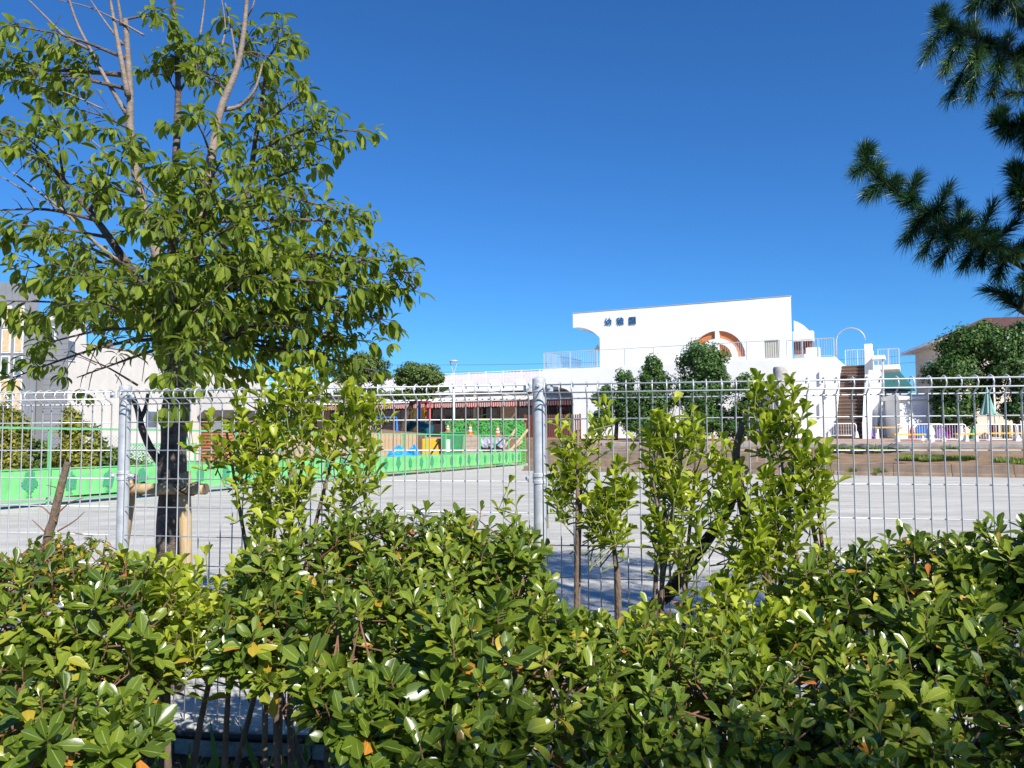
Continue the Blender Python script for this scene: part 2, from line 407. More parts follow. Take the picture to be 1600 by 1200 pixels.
# ================================================================== KINDERGARTEN
M_orange = mat('orange_paint', (0.62, 0.20, 0.075), 0.7, 0.08, 3)
M_blue = mat('blue_letters', (0.035, 0.12, 0.28), 0.5, 0.05, 3)
M_rail = mat('grey_railing', (0.55, 0.57, 0.60), 0.45, 0.06, 5, metal=0.2)
M_dark = mat('dark_interior', (0.03, 0.03, 0.035), 0.6, 0.2, 2)
M_tread = mat('brown_tread', (0.20, 0.135, 0.10), 0.85, 0.12, 4)
M_redbr = mat('red_brown', (0.25, 0.085, 0.055), 0.7, 0.1, 4)
M_beige = mat('beige_panel', (0.62, 0.58, 0.46), 0.6, 0.05, 3)
M_soff = mat('soffit_plaster', (0.62, 0.58, 0.52), 0.9, 0.08, 3)
def holes_prism(outer, holes, y0, y1, name):
    bm = bmesh.new(); edges = []
    for loop in [outer]+holes:
        vs = [bm.verts.new((x, y0, z)) for x, z in loop]
        edges += [bm.edges.new((vs[i], vs[(i+1) % len(vs)])) for i in range(len(vs))]
    bmesh.ops.triangle_fill(bm, use_beauty=True, use_dissolve=False, edges=edges)
    r = bmesh.ops.extrude_face_region(bm, geom=bm.faces[:])
    bmesh.ops.translate(bm, verts=[g for g in r['geom'] if isinstance(g, bmesh.types.BMVert)], vec=(0, y1-y0, 0))
    bmesh.ops.recalc_face_normals(bm, faces=bm.faces)
    me = bpy.data.meshes.new(name); bm.to_mesh(me); bm.free(); return me
def arc(cx, cz, r, a0, a1, n=18): return [(cx+r*math.cos(R(a0+(a1-a0)*i/n)), cz+r*math.sin(R(a0+(a1-a0)*i/n))) for i in range(n+1)]

KG = thing('kindergarten', 'white two-storey kindergarten with blue lettering and orange arch', 'building', FW(0, 0, 0), -TH)
VU = 17.0; VL = 15.4
uL, zRoof = FPL(895, 489, VU); uR = FPL(1235, 465, VU)[0]; uW = FPL(937, 530, VU)[0]; zRoof = 9.66
zF = 5.62                                            # balcony floor
ac = FPL(1121, 557, VU)[0]; az = 6.02
ro, ri, rin = 1.78, 1.28, 0.92
gap = 0.13
def ring(s):
    A = arc(ac, az, ro, 90, 0) if s > 0 else arc(ac, az, ro, 90, 180); B = arc(ac, az, ri, 0, 90) if s > 0 else arc(ac, az, ri, 180, 90)
    q = A+B; return [(max(x, ac+gap) if s > 0 else min(x, ac-gap), z) for x, z in q]
def quarter(s):
    A = arc(ac, az, rin, 90, 0) if s > 0 else arc(ac, az, rin, 90, 180)
    q = A+[(ac+s*gap, az)]; q = [(max(x, ac+gap) if s > 0 else min(x, ac-gap), z) for x, z in q]; return q
def dedupe(l):
    o = []
    for p in l:
        if not o or (abs(p[0]-o[-1][0])+abs(p[1]-o[-1][1])) > 1e-4: o.append(p)
    if abs(o[0][0]-o[-1][0])+abs(o[0][1]-o[-1][1]) < 1e-4: o.pop()
    return o
holes = [dedupe(x) for x in (ring(1), ring(-1), quarter(1), quarter(-1))]
outer = [(uW, zF-0.3), (uR, zF-0.3), (uR, zRoof), (uL, zRoof+0.03), (uL, 8.67)]
outer += [(uL+(uW-uL)*t, 8.67+0.06*math.sin(t*2.2)-0.85*t**2.2) for t in (.15,.3,.45,.6,.75,.9)]+[(uW, 7.82)]
ob('wall', holes_prism(outer, holes, VU, VU+0.16, 'upper_wall'), M_white, KG)
pm = ob('recess_panel', MB().box(ac-ro-0.15, ac+ro+0.15, VU+0.162, VU+0.22, az-0.1, az+ro+0.15), M_orange, KG)
uE = uR-2.2
body = [(uW+0.002, zF-0.3), (uE, zF-0.3), (uE, zRoof-0.01)] + [(uL+0.002, zRoof+0.02), (uL+0.002, 8.69)] + [(x+0.002, z+0.01) for x, z in outer[5:-1]] + [(uW+0.002, 7.83)]
ob('upper_storey', MB().xz(body, VU+0.23, VU+7.0), M_white, KG)
ob('parapet_cap', MB().box(uL-0.03, uR+0.03, VU-0.03, VU+0.4, zRoof+0.035, zRoof+0.07), M_rail, KG)
ob('downpipe', MB().tube([(uW-0.12, VU+0.4, zF), (uW-0.12, VU+0.4, 7.6)], 0.07, 8), M_rail, KG)
ob('lamp_shade', MB().lathe([(0.32,0),(0.06,0.42),(0.04,0.5)], 12, (uW-0.4, VU+0.6, 6.95)), M_paintw, KG)
# writing
def glyph(ch, size, m, name, parent, ext=0.03, off=0.006):
    cu = bpy.data.curves.new(name, 'FONT'); cu.body = ch; cu.size = size; cu.extrude = ext; cu.offset = off; cu.align_x = 'CENTER'; cu.align_y = 'CENTER'; cu.resolution_u = 3
    to = bpy.data.objects.new(name, cu); col.objects.link(to); bpy.context.view_layer.update()
    me = bpy.data.meshes.new_from_object(to.evaluated_get(bpy.context.evaluated_depsgraph_get())); bpy.data.objects.remove(to); bpy.data.curves.remove(cu)
    return ob(name, me, m, parent)
for ch, (px, py) in zip('\u5e7c\u7a1a\u5712', [(950, 503.5), (969, 502.7), (988, 501.5)]):
    u, z = FPL(px, py, VU-0.06); o = glyph(ch, 0.56, M_blue, 'letter', KG); o.location = (u, VU-0.035, z); o.rotation_euler = (PI/2, 0, 0); o['label'] = 'blue letter on the white wall'
# lower storey (carries the balcony)
lL = FPL(848, 575, VL)[0]; lR = FPL(1305, 567, VL)[0]; lW = FPL(895, 640, VL)[0]
low = [(lW, 0.3), (lR, 0.3), (lR, zF), (lL, zF), (lL, 4.45)]+[(lL+(lW-lL)*t, 4.45+0.05*math.sin(t*2.4)-0.55*t**2.4) for t in (.2,.4,.6,.8)]+[(lW, 3.85)]
ob('lower_storey', MB().xz(low, VL, VL+8.5), M_white, KG)
# side boxes behind the right end of the upper storey
x1 = FPL(1256, 510, VU+1.5)[0]; x2 = FPL(1273, 525, VU+1.5)[0]
ob('stair_tower', MB().xz([(uR, zF), (x1, zF), (x1, FPL(1256, 508, VU+1.2)[1]), (x1-0.3, FPL(1252, 503, VU+1.2)[1]), (uR, FPL(1238, 501, VU+1.2)[1])], VU+1.2, VU+5), M_white, KG)
zb0 = FPL(1256, 533, VU+0.8)[1]; zb1 = FPL(1256, 518, VU+0.8)[1]
ob('side_balcony', MB().box(uR+0.01, x2, VU+0.5, VU+1.19, zb0, zb1), M_white, KG)
sl = MB().box(0, 0.075, 0, 0.05, 0, 0.75).mesh('louvre_slat'); sl.materials.append(M_redbr)
k = int((x2-uR-0.15)/0.13)
for i in range(k):
    o = ob('louvre_slat', sl, None, KG); o.location = (uR+0.05+i*0.13, VU+0.85, zb0-0.76)
ob('louvre_back', MB().box(uR+0.01, x2-0.08, VU+0.95, VU+1.18, zb0-0.78, zb0-0.01), M_redbr, KG)
ob('air_conditioner', MB().bbox(uR+0.9, uR+1.7, VL+0.9, VL+1.25, zF+0.01, zF+0.7, 0.03), M_paintw, KG)
# railing along the balcony
def railing(parent, u0, u1, v, z0, h, posts, m, name='railing', pitch=0.13, r=0.011):
    t = ob(name, MB().tube([(u0, v, z0+h), (u1, v, z0+h)], 0.025, 6).tube([(u0, v, z0+0.08), (u1, v, z0+0.08)], 0.016, 5), m, parent)
    pmesh = MB().box(-0.03, 0.03, -0.03, 0.03, 0, h).mesh('post'); pmesh.materials.append(m)
    for i in range(posts+1):
        o = ob('post', pmesh, None, t); o.location = (u0+(u1-u0)*i/posts, v, z0)
    b = MB(); n = int((u1-u0)/pitch)
    for i in range(1, n): x = u0+(u1-u0)*i/n; b.tube([(x, v, z0+0.08), (x, v, z0+h)], r, 4, False)
    ob('baluster_row', b, m, t, kind='stuff'); return t
uB = FPL(1218, 545, VL)[0]
railing(KG, lL+0.05, uB, VL+0.12, zF, 1.18, 8, M_rail)
railing(KG, uB+0.4, lR-0.05, VL+0.12, zF, 1.12, 3, M_rail)
ob('railing_screen', MB().box(FPL(1194, 545, VL)[0], uB-0.08, VL+0.16, VL+0.2, zF+0.1, zF+1.25), M_beige, KG)
# railing turning back at the left end
b = MB().tube([(lL+0.06, VL+0.12, zF+1.18), (lL+0.06, VL+7, zF+1.18)], 0.025, 6)
for i in range(40): b.tube([(lL+0.06, VL+0.2+i*0.17, zF), (lL+0.06, VL+0.2+i*0.17, zF+1.17)], 0.011, 4, False)
ob('side_railing', b, M_rail, KG)
# wall details right of the trees
for (px, py, h) in [(1282, 590, 0.75), (1291, 615, 0.4), (1282, 640, 0.8)]:
    u, z = FPL(px, py, VL); ob('wall_vent', MB().bbox(u-0.07, u+0.07, VL-0.12, VL-0.002, z-h/2, z+h/2, 0.02), M_white, KG)
# outdoor stair between the lower storey and a white parapet
s0 = lR+0.03; s1 = FPL(1349, 650, VL)[0]; nst = 20; z0s = 0.86; rise = (zF-0.25-z0s)/nst; run = 0.29; v0s = VL-1.3
me = MB().bbox(s0, s1, 0, 0.34, -0.06, 0.0, 0.008).mesh('stair_tread'); me.materials.append(M_tread)
rz_ = MB().box(s0, s1, 0.02, 0.05, -rise, -0.062).mesh('stair_riser'); rz_.materials.append(mat('stair_riser', (0.12, 0.078, 0.058), 0.85))
for i in range(nst):
    o = ob('stair_tread', me, None, KG); o.location = (0, v0s+i*run, z0s+(i+1)*rise)
    o = ob('stair_riser', rz_, None, KG); o.location = (0, v0s+i*run, z0s+(i+1)*rise)
zt = z0s+nst*rise; v1s = v0s+nst*run
ob('stair_landing', MB().box(s0, s1+1.9, v1s+0.06, v1s+3.2, zt-0.3, zt-0.01), M_white, KG)
ob('stair_parapet', MB().yz([(v0s-0.3, 0.3), (v0s-0.3, 1.75), (v0s+0.2, 1.75), (v1s, zt+0.9), (v1s+0.3, zt+0.9), (v1s+0.3, 0.3)], s1+0.01, s1+0.45), M_white, KG)
pz = FPL(1341, 538, VL+2)[1]
ob('gate_pillar', MB().bbox(s1+0.05, s1+0.5, VL+2.0, VL+2.4, 0.4, pz, 0.02), M_white, KG)
# arch of pipe over the stair head
xA = lR-0.08; xB = s1+0.12; cx = (xA+xB)/2; rr = (xB-xA)/2; zb = zF+1.12
for dv, nm in ((2.1, 'arch_pipe'), (2.28, 'arch_pipe')):
    ob(nm, MB().tube([(xA, VL+dv, zF)]+[(cx-rr*math.cos(PI*i/16), VL+dv, zb+rr*0.95*math.sin(PI*i/16)) for i in range(17)], 0.028, 6), M_rail, KG, True)
railing(KG, s0, s1+0.1, v1s+3.1, zt, 1.3, 2, M_rail, 'landing_railing', 0.14)
railing(KG, s1+0.6, s1+1.85, v1s+3.1, zt, 1.25, 2, M_rail, 'landing_railing', 0.16)
# stepped white buttress with chute, and the canopy on its post
q = [FPL(px, py, VL+1.0) for px, py in ((1352, 690), (1352, 585), (1357, 585), (1357, 578), (1375, 578), (1375, 600), (1372, 640), (1368, 690))]
ob('buttress', MB().xz([q[0], q[7], q[6], q[5], q[4], q[3], q[2], q[1]], VL+1.0, VL+3.2), M_white, KG)
c0 = FPL(1362, 558, VL+1); c1 = FPL(1383, 562, VL+1)
ob('canopy', MB().bbox(c0[0], c1[0], VL+1, VL+2.4, c1[1]+0.05, c1[1]+0.28, 0.03), M_white, KG)
ob('canopy_post', MB().tube([(c1[0]-0.15, VL+1.3, 0.7), (c1[0]-0.15, VL+1.3, c1[1]+0.06)], 0.06, 8), M_rail, KG)
# entrance arch panel
t_ = thing('round_column', 'thick grey round-topped column in front of the white wall', 'column', FW(FPL(1221, 640, VL-0.9)[0], VL-0.9, 0.75), -TH)
zt_ = FPL(1221, 573, VL-0.9)[1]-0.75
ob('shaft', MB().lathe([(0.44,0),(0.44,zt_-1.75)], 20), M_white, t_, 'auto'); ob('cap', MB().lathe([(0.43,zt_-1.75),(0.43,zt_-0.12),(0.38,zt_-0.02),(0.2,zt_),(0.02,zt_+0.01)], 20), M_conc, t_, 'auto')

# ------------------------------------------------------------------ low classroom wing to the left
WG = thing('classroom_wing', 'long low white classroom wing with red striped awnings', 'building', FW(0, 0, 0), -TH)
wv = 19.0; w0 = FPL(380, 610, wv)[0]; w1 = lW+2.2
zr = 4.95
ob('roof_slab', MB().box(w0, w1, wv-0.6, wv+9, zr-0.55, zr), M_white, WG)
ob('wall', MB().box(w0, w1, wv+0.6, wv+8.8, 0.3, zr-0.56), mat('shaded_timber', (0.30, 0.25, 0.22), 0.8), WG)  # timber wall behind the awnings, its shade put into the brown colour
fr = mat('window_frame', (0.30, 0.22, 0.18), 0.5); gl = mat('window_glass', (0.03, 0.035, 0.04), 0.08, 0.3, 0.8, spec=0.6)
nW = 22; W_ = (w1-w0)/nW
fm = MB().box(0.05, W_-0.05, 0.45, 0.6, 1.0, 3.5).mesh('window'); fm.materials.append(fr)
gm_ = MB().box(0.14, W_/2-0.04, 0.40, 0.449, 1.9, 3.4).box(W_/2+0.04, W_-0.14, 0.40, 0.449, 1.9, 3.4).mesh('pane'); gm_.materials.append(gl)
gm2 = MB().box(0.14, W_-0.14, 0.40, 0.449, 1.1, 1.78).mesh('pane'); gm2.materials.append(mat('lower_panel', (0.16, 0.14, 0.13), 0.5))
cm_ = MB().box(-0.09, 0.09, -0.1, 0.1, 0.3, zr-0.56).mesh('column'); cm_.materials.append(mat('wing_column', (0.5, 0.42, 0.36), 0.7))
for i in range(nW):
    if i in (5, 11, 16):
        o = ob('door', MB().box(0.1, W_-0.1, 0.45, 0.59, 0.8, 3.3), mat('door_curtain', (0.45, 0.36, 0.24), 0.7), WG)
    else:
        o = ob('window', fm, None, WG)
        for x in (gm_, gm2): ob('pane', x, None, o)
    o.location = (w0+i*W_, wv, 0)
    if i % 3 == 0: c_ = ob('column', cm_, None, WG); c_.location = (w0+i*W_, wv-0.35, 0)
# awnings, striped red and white with a scalloped valance
def stripes(name, ca, cb, n, axis='X'):
    m = bpy.data.materials.new(name); m.use_nodes = True; N = m.node_tree.nodes; L = m.node_tree.links; b = N['Principled BSDF']
    tc = N.new('ShaderNodeTexCoord'); s_ = N.new('ShaderNodeSeparateXYZ'); L.new(tc.outputs['Object'], s_.inputs[0])
    a = N.new('ShaderNodeMath'); a.operation = 'MULTIPLY'; a.inputs[1].default_value = n; L.new(s_.outputs[axis], a.inputs[0])
    f = N.new('ShaderNodeMath'); f.operation = 'FRACT'; L.new(a.outputs[0], f.inputs[0]); g_ = N.new('ShaderNodeMath'); g_.operation = 'GREATER_THAN'; g_.inputs[1].default_value = 0.5; L.new(f.outputs[0], g_.inputs[0])
    mx = N.new('ShaderNodeMix'); mx.data_type = 'RGBA'; L.new(g_.outputs[0], mx.inputs[0]); mx.inputs[6].default_value = (*ca, 1); mx.inputs[7].default_value = (*cb, 1); L.new(mx.outputs[2], b.inputs['Base Color']); b.inputs['Roughness'].default_value = 0.8
    return m
M_awn = stripes('awning_stripes', (0.34, 0.05, 0.045), (0.58, 0.45, 0.41), 5.2)
na = 5; wa = (w1-w0)/na
aw = MB(); aw.add([(0.05, 0.3, 4.2), (wa-0.05, 0.3, 4.2), (wa-0.05, -1.5, 3.62), (0.05, -1.5, 3.62), (0.05, 0.3, 4.17), (wa-0.05, 0.3, 4.17), (wa-0.05, -1.48, 3.59), (0.05, -1.48, 3.59)], [(0,3,2,1), (4,5,6,7), (0,4,7,3), (1,2,6,5), (0,1,5,4), (3,7,6,2)])
aw = aw.mesh('awning'); aw.materials.append(mat('awning_cloth', (0.72, 0.68, 0.62), 0.8))
va = MB(); ns = int((wa-0.1)/0.265); pv = [(0.05, 3.5)]
for i in range(ns*4+1): x = 0.05+(wa-0.1)*i/(ns*4); pv.append((x, 3.22-0.07*abs(math.sin(PI*i/4))))
pv.append((wa-0.05, 3.5)); va.xz(pv, -1.53, -1.505); va = va.mesh('valance'); va.materials.append(M_awn)
rib = MB().tube([(wa*0.1+wa*0.8*i/12, -1.2, 3.95+0.45*math.sin(PI*i/12)) for i in range(13)], 0.05, 6).mesh('canopy_arch'); rib.materials.append(M_rail)
for i in range(na):
    a_ = ob('awning', aw, None, WG); a_.location = (w0+i*wa, wv, 0)
    v_ = ob('valance', va, None, a_)
    ob('canopy_arch', rib, None, a_)
# roof fence
rf = ob('roof_fence', MB().tube([(w0, wv-0.4, zr+0.95), (w1, wv-0.4, zr+0.95)], 0.03, 5).tube([(w0, wv-0.4, zr+0.5), (w1, wv-0.4, zr+0.5)], 0.02, 5), M_paintw, WG)
pm_ = MB().box(-0.04, 0.04, -0.04, 0.04, 0, 1.0).mesh('post'); pm_.materials.append(M_paintw)
for i in range(25): o = ob('post', pm_, None, rf); o.location = (w0+(w1-w0)*i/24, wv-0.4, zr)
b = MB(); n = int((w1-w0)/0.3)
for i in range(n): x = w0+(w1-w0)*i/n; b.tube([(x, wv-0.4, zr), (x, wv-0.4, zr+0.95)], 0.01, 4, False)
ob('wire_row', b, M_paintw, rf, kind='stuff')
vm = MB().bbox(0, 0.62, 0, 0.5, 0, 0.42, 0.03).mesh('roof_vent'); vm.materials.append(M_paintw)
for i in range(9): o = ob('roof_vent', vm, None, WG); o.location = (w1-4-i*2.35, wv+0.4, zr+0.002)
# pale block behind the wing
PB = thing('pale_block', 'pinkish white hall wall rising behind the classroom wing', 'building', FW(w0, wv+11, 0), -TH)
M_pink = mat('pink_plaster', (0.70, 0.62, 0.62), 0.9, 0.04, 1)
ob('wall', MB().box(0, w1-w0+4, 0, 8, -0.3, 6.75), M_pink, PB)
pl_ = MB().box(0, 1.96, -0.03, -0.002, 3.0, 6.7).mesh('wall_panel'); pl_.materials.append(M_pink)
for i in range(int((w1-w0+4)/2)): o = ob('wall_panel', pl_, None, PB); o.location = (i*2.0+0.02, 0, 0)

# ================================================================== THINGS ON THE YARD AND BEHIND IT
def gp(px, D, py=None):
    """point on the playground at depth D under pixel column px"""
    p = U(px, 690, D); return Vector((p.x, D, gz(D)))
M_mint = mat('mint_green_paint', (0.15, 0.46, 0.21), 0.5, 0.07, 4)
def gp2(px, D): return gp(px, D)+Vector((0, 0, 0.6))
M_ban = mat('green_banner', (0.175, 0.56, 0.185), 0.55, 0.09, 2.5, 0.15, 6)
M_print = mat('tree_print_ink', (0.015, 0.13, 0.075), 0.6, 0.3, 30, c2=(0.10, 0.42, 0.20))
# ---- long green sliding barrier with banner
B0 = Vector((-11.0, 16.7)); BD = Vector((0.3593, 0.9332)).normalized(); BANG = math.atan2(BD.y, BD.x)
GB = thing('barrier_fence', 'long mint green barrier fence with tree-printed banner across the yard', 'fence', (B0.x, B0.y, 0), BANG)
S0, S1 = -3.0, 32.1; nP = 17; SP = (S1-S0)/nP
def bz(s): return gz(B0.y+BD.y*s)
po = MB().box(-0.03, 0.03, -0.03, 0.03, 0.02, 1.80).mesh('post'); po.materials.append(M_mint)
pan = MB(); nn = 10
vs = []; fs = []
for i in range(nn+1):
    x = 0.04+(SP-0.08)*i/nn; sag = -0.012*math.sin(PI*i/nn); bulge = 0.012*math.sin(i*1.7)
    vs += [(x, -0.034+bulge, 0.20), (x, -0.034-bulge*0.6, 0.82+sag)]
for i in range(nn): a = i*2; fs.append((a, a+2, a+3, a+1))
def treeprint(h, seed):
    r_ = random.Random(seed); pts = []
    n = 46
    for i in range(n):
        a = -PI/2+2*PI*i/n; rad = 0.33*h*(0.84+0.2*(i % 2)+0.16*r_.random()+0.13*math.sin(5*a+seed)); s_ = math.sin(a)
        pts.append((0.84*rad*math.cos(a)*(1-0.32*s_), 0.58*h+1.2*rad*s_))
    tr = [(-0.035*h, 0.25*h), (-0.04*h, 0.04*h), (-0.16*h, 0.0), (0.16*h, 0.0), (0.04*h, 0.04*h), (0.035*h, 0.25*h)]
    b = MB(); n = len(pts); b.add([(x, 0, z) for x, z in pts]+[(0, 0, 0.6*h)], [(i, (i+1) % n, n) for i in range(n)])
    b.add([(x, 0, z) for x, z in tr], [(0, 1, 4, 5), (1, 2, 3, 4)]); return b.mesh('tree_print')
tps = [treeprint(0.50+0.03*k, k) for k in range(4)]
for m_ in tps: m_.materials.append(M_print)
wheel = MB(); wheel.yz([(0.05*math.cos(2*PI*i/12), 0.05+0.05*math.sin(2*PI*i/12)) for i in range(12)], -0.02, 0.02); wheel = wheel.mesh('caster'); wheel.materials.append(M_dark)
for i in range(nP+1):
    s = S0+i*SP; z = bz(s)
    o = ob('post', po, None, GB); o.location = (s, 0, z)
    ob('caster', wheel, None, o).location = (0, 0.0, -0.08+0.1)
    if i == nP: break
    z2 = bz(s+SP); dz = z2-z
    def sh(b, m, nm, par):
        b.v = [(x, y, zz+dz*(x/SP)) for x, y, zz in b.v]; q = ob(nm, b, m, par); q.location = (s, 0, z); return q
    sh(MB().box(0.031, SP-0.031, -0.025, 0.025, 1.74, 1.79), M_mint, 'top_rail', GB)
    sh(MB().box(0.031, SP-0.031, -0.02, 0.02, 0.83, 0.86).box(0.031, SP-0.031, -0.02, 0.02, 0.10, 0.15), M_mint, 'rail', GB)
    b = MB(); b.add([(x, y, zz) for x, y, zz in vs], fs); bn = sh(b, M_ban, 'banner', GB)
    for kk, f in enumerate((0.26, 0.76)):
        q = ob('tree_print', tps[(i*2+kk) % 4], None, bn); q.location = (SP*f, -0.055, 0.24+dz*f)

# ---- grey mesh posts behind the barrier on the left, lattice, pots
M_grey = mat('grey_pipe', (0.36, 0.37, 0.38), 0.5, 0.1, 6, metal=0.3)
CL = thing('chain_link_fence', 'grey chain-link fence on round posts in front of the grey building', 'fence', gp(-120, 22), 0)
x_end = gp(195, 22).x-CL.location.x
pm_ = MB().tube([(0,0,0), (0,0,1.95)], 0.04, 8).mesh('post'); pm_.materials.append(M_grey)
for px in (-110, 5, 148):
    o = ob('post', pm_, None, CL, True); o.location = (gp(px, 22).x-CL.location.x, 0, 0)
ob('brace', MB().tube([(gp(148,22).x-CL.location.x-0.05, 0.0, 1.0), (gp(100,22).x-CL.location.x, 0.02, 0.02)], 0.03, 6), M_grey, CL)
ob('tape', MB().lathe([(0.043,1.55),(0.043,1.93)], 8, (gp(148,22).x-CL.location.x, 0, 0)), mat('blue_tape', (0.05, 0.3, 0.55), 0.5), CL)
b = MB(); H_ = 1.6; st = 0.11; n = int((x_end+H_)/st)
for i in range(n):
    x = -H_+i*st
    for s_ in (1, -1):
        xa, xb = (x, x+H_) if s_ > 0 else (x+H_, x)
        za, zb = 0.05, 0.05+H_
        pts = []
        for xx, zz in ((xa, za), (xb, zb)): pts.append([xx, zz])
        # clip to 0..x_end
        (xa, za), (xb, zb) = pts
        def cl(xp, za=za, zb=zb, xa=xa, xb=xb): return za+(zb-za)*(xp-xa)/(xb-xa)
        q = []
        for xx, zz in ((xa, za), (xb, zb)):
            if xx < 0: q.append((0, cl(0)))
            elif xx > x_end: q.append((x_end, cl(x_end)))
            else: q.append((xx, zz))
        if (q[0][0]-q[1][0])**2 < 1e-4 or max(xa, xb) < 0 or min(xa, xb) > x_end: continue
        b.tube([(q[0][0], 0.01*s_, q[0][1]), (q[1][0], 0.01*s_, q[1][1])], 0.004, 3, False)
ob('wire_mesh', b, M_grey, CL, kind='stuff')
# lattice on a low pale wall
LT = thing('lattice_wall', 'low pale wall with mint lattice behind the tree trunk', 'wall', gp(185, 27), R(4))
ob('base', MB().bbox(0, 2.6, 0, 0.3, -0.02, 0.42, 0.02), mat('pale_concrete', (0.5, 0.42, 0.34), 0.9), LT)
ob('band', MB().box(0, 2.6, 0.05, 0.25, 0.421, 0.75), M_mint, LT)
fl_ = ob('lattice_frame', MB().box(0, 2.6, 0.1, 0.16, 1.36, 1.42).box(0, 0.06, 0.1, 0.16, 0.76, 1.36).box(2.54, 2.6, 0.1, 0.16, 0.76, 1.36), M_mint, LT)
b = MB()
for i in range(26):
    x = 0.1*i
    if x+0.55 < 2.55: b.tube([(x+.05, 0.13, 0.77), (x+0.55, 0.13, 1.36)], 0.012, 4, False); b.tube([(x+.05, 0.145, 1.36), (x+0.55, 0.145, 0.77)], 0.012, 4, False)
ob('lattice', b, M_mint, LT, kind='stuff')
M_orp = mat('orange_plastic', (0.75, 0.13, 0.04), 0.45, 0.06, 5)
PT = thing('plant_tub', 'orange plastic tub right behind the tree trunk', 'tub', gp(304, 26), 0)
ob('tub', MB().lathe([(0.20,0),(0.30,0.5),(0.33,0.5),(0.33,0.56),(0.28,0.56),(0.26,0.45)], 20), M_orp, PT, 'auto')
ob('soil_fill', MB().lathe([(0.26,0.44),(0.1,0.47),(0.01,0.48)], 16), M_soil, PT)
SB = thing('safety_barrier', 'orange folding safety barrier with black marks behind the tall sprigs', 'barrier', gp(377, 26.5), R(8))
for x in (-0.36, 0.30): ob('leg', MB().box(x, x+0.06, -0.03, 0.03, 0.0, 0.95), M_orp, SB)
for z in (0.18, 0.56): ob('board', MB().bbox(-0.42, 0.42, -0.06, -0.032, z, z+0.30, 0.01), M_orp, SB)
ob('mark', MB().xz([(-0.2, 0.25), (0.15, 0.31), (0.22, 0.40), (-0.05, 0.34)], -0.066, -0.062), M_dark, SB)
# ---- grey clad building and white annex on the left
M_clad = mat('grey_cladding', (0.19, 0.195, 0.21), 0.6, 0.06, 1.5)
GY = thing('grey_building', 'dark grey clad building with tall narrow windows at the left edge', 'building', Vector((U(56, 600, 36).x, 36, gz(36))), 0)
hz = U(56, 441, 36).z-gz(36); wl = 14.0
ob('wall', MB().xy([(-wl, 0.041), (-0.01, 0.041), (-6.2, 9), (-wl, 9)], -0.3, hz-0.04), M_clad, GY)
bd = MB().bbox(0, 0.30, 0, 0.04, 0, hz, 0.006).mesh('cladding_board'); bd.materials.append(M_clad)
for i in range(int(wl/0.31)): o = ob('cladding_board', bd, None, GY); o.location = (-0.31*(i+1), 0, 0)
M_fr = mat('white_frame', (0.7, 0.7, 0.7), 0.5); M_tan = mat('tan_blind', (0.55, 0.40, 0.24), 0.7); M_gls = mat('pale_glass', (0.16, 0.20, 0.25), 0.1, 0.2, 1, spec=0.6)
for px in (8, 28):
    x = U(px, 600, 36).x-GY.location.x
    for k, (ya, yb) in enumerate(((478, 512), (514, 552), (556, 588), (592, 640))):
        z0, z1 = U(px, yb, 36).z-gz(36), U(px, ya, 36).z-gz(36)
        wn = ob('window', MB().box(x-0.21, x+0.21, -0.05, -0.002, z0, z1), M_fr, GY)
        ob('pane', MB().box(x-0.15, x+0.15, -0.07, -0.051, z0+0.06, z1-0.06), M_tan if k != 2 else M_gls, wn)
x2 = U(94, 600, 36).x-GY.location.x; h2 = U(75, 497, 36).z-gz(36)
ob('low_wall', MB().xy([(-0.4, 0.601), (x2-0.04, 0.601), (x2-5.8, 9), (-5.6, 9)], -0.3, h2-0.03), M_clad, GY)
bd = MB().box(0.002, x2, 0.56, 0.6, 0, 0.27).mesh('cladding_strip'); bd.materials.append(M_clad)
for i in range(int(h2/0.28)): o = ob('cladding_strip', bd, None, GY); o.location = (0, 0, 0.28*i)
z0 = U(60, 532, 36).z-gz(36); z1 = U(60, 508, 36).z-gz(36)
wn = ob('window', MB().box(0.06, 0.55, 0.50, 0.558, z0, z1), M_fr, GY); ob('pane', MB().box(0.12, 0.49, 0.48, 0.499, z0+0.06, z1-0.06), M_gls, wn)
A0 = Vector((U(95, 600, 39).x, 39)); A1 = Vector((U(420, 600, 62).x, 62)); ad = (A1-A0); al = ad.length; aang = math.atan2(ad.y, ad.x)
AN = thing('white_annex', 'cream white annex with low flat roof left of the tree trunk', 'building', (A0.x, A0.y, gz(39)), aang)
M_cream = mat('cream_render', (0.66, 0.62, 0.56), 0.9, 0.05, 1.5)
ha = U(121, 534, 40.5).z-gz(39); hb = U(105, 496, 39.5).z-gz(39)
sx = 1.75
ob('tower', MB().box(0, sx, 0, 5, -0.6, hb), M_cream, AN); ob('wall', MB().box(sx+0.002, al, 0.05, 7, -0.8, ha-0.1), M_cream, AN)
ob('roof_edge', MB().box(sx+0.004, al+0.1, -0.03, 7.1, ha-0.098, ha), M_conc, AN)
pp = MB().box(0, 1.78, 0, 0.03, -0.2, ha-0.12).mesh('wall_panel'); pp.materials.append(M_cream)
for i in range(int((al-sx)/1.8)): o = ob('wall_panel', pp, None, AN); o.location = (sx+0.01+i*1.8, 0.018, 0)
z0 = U(100, 563, 39.2).z-gz(39); wn = ob('window', MB().box(0.2, 0.95, -0.05, -0.002, z0, z0+1.1), M_fr, AN); ob('pane', MB().box(0.28, 0.87, -0.07, -0.051, z0+0.08, z0+1.02), M_gls, wn)
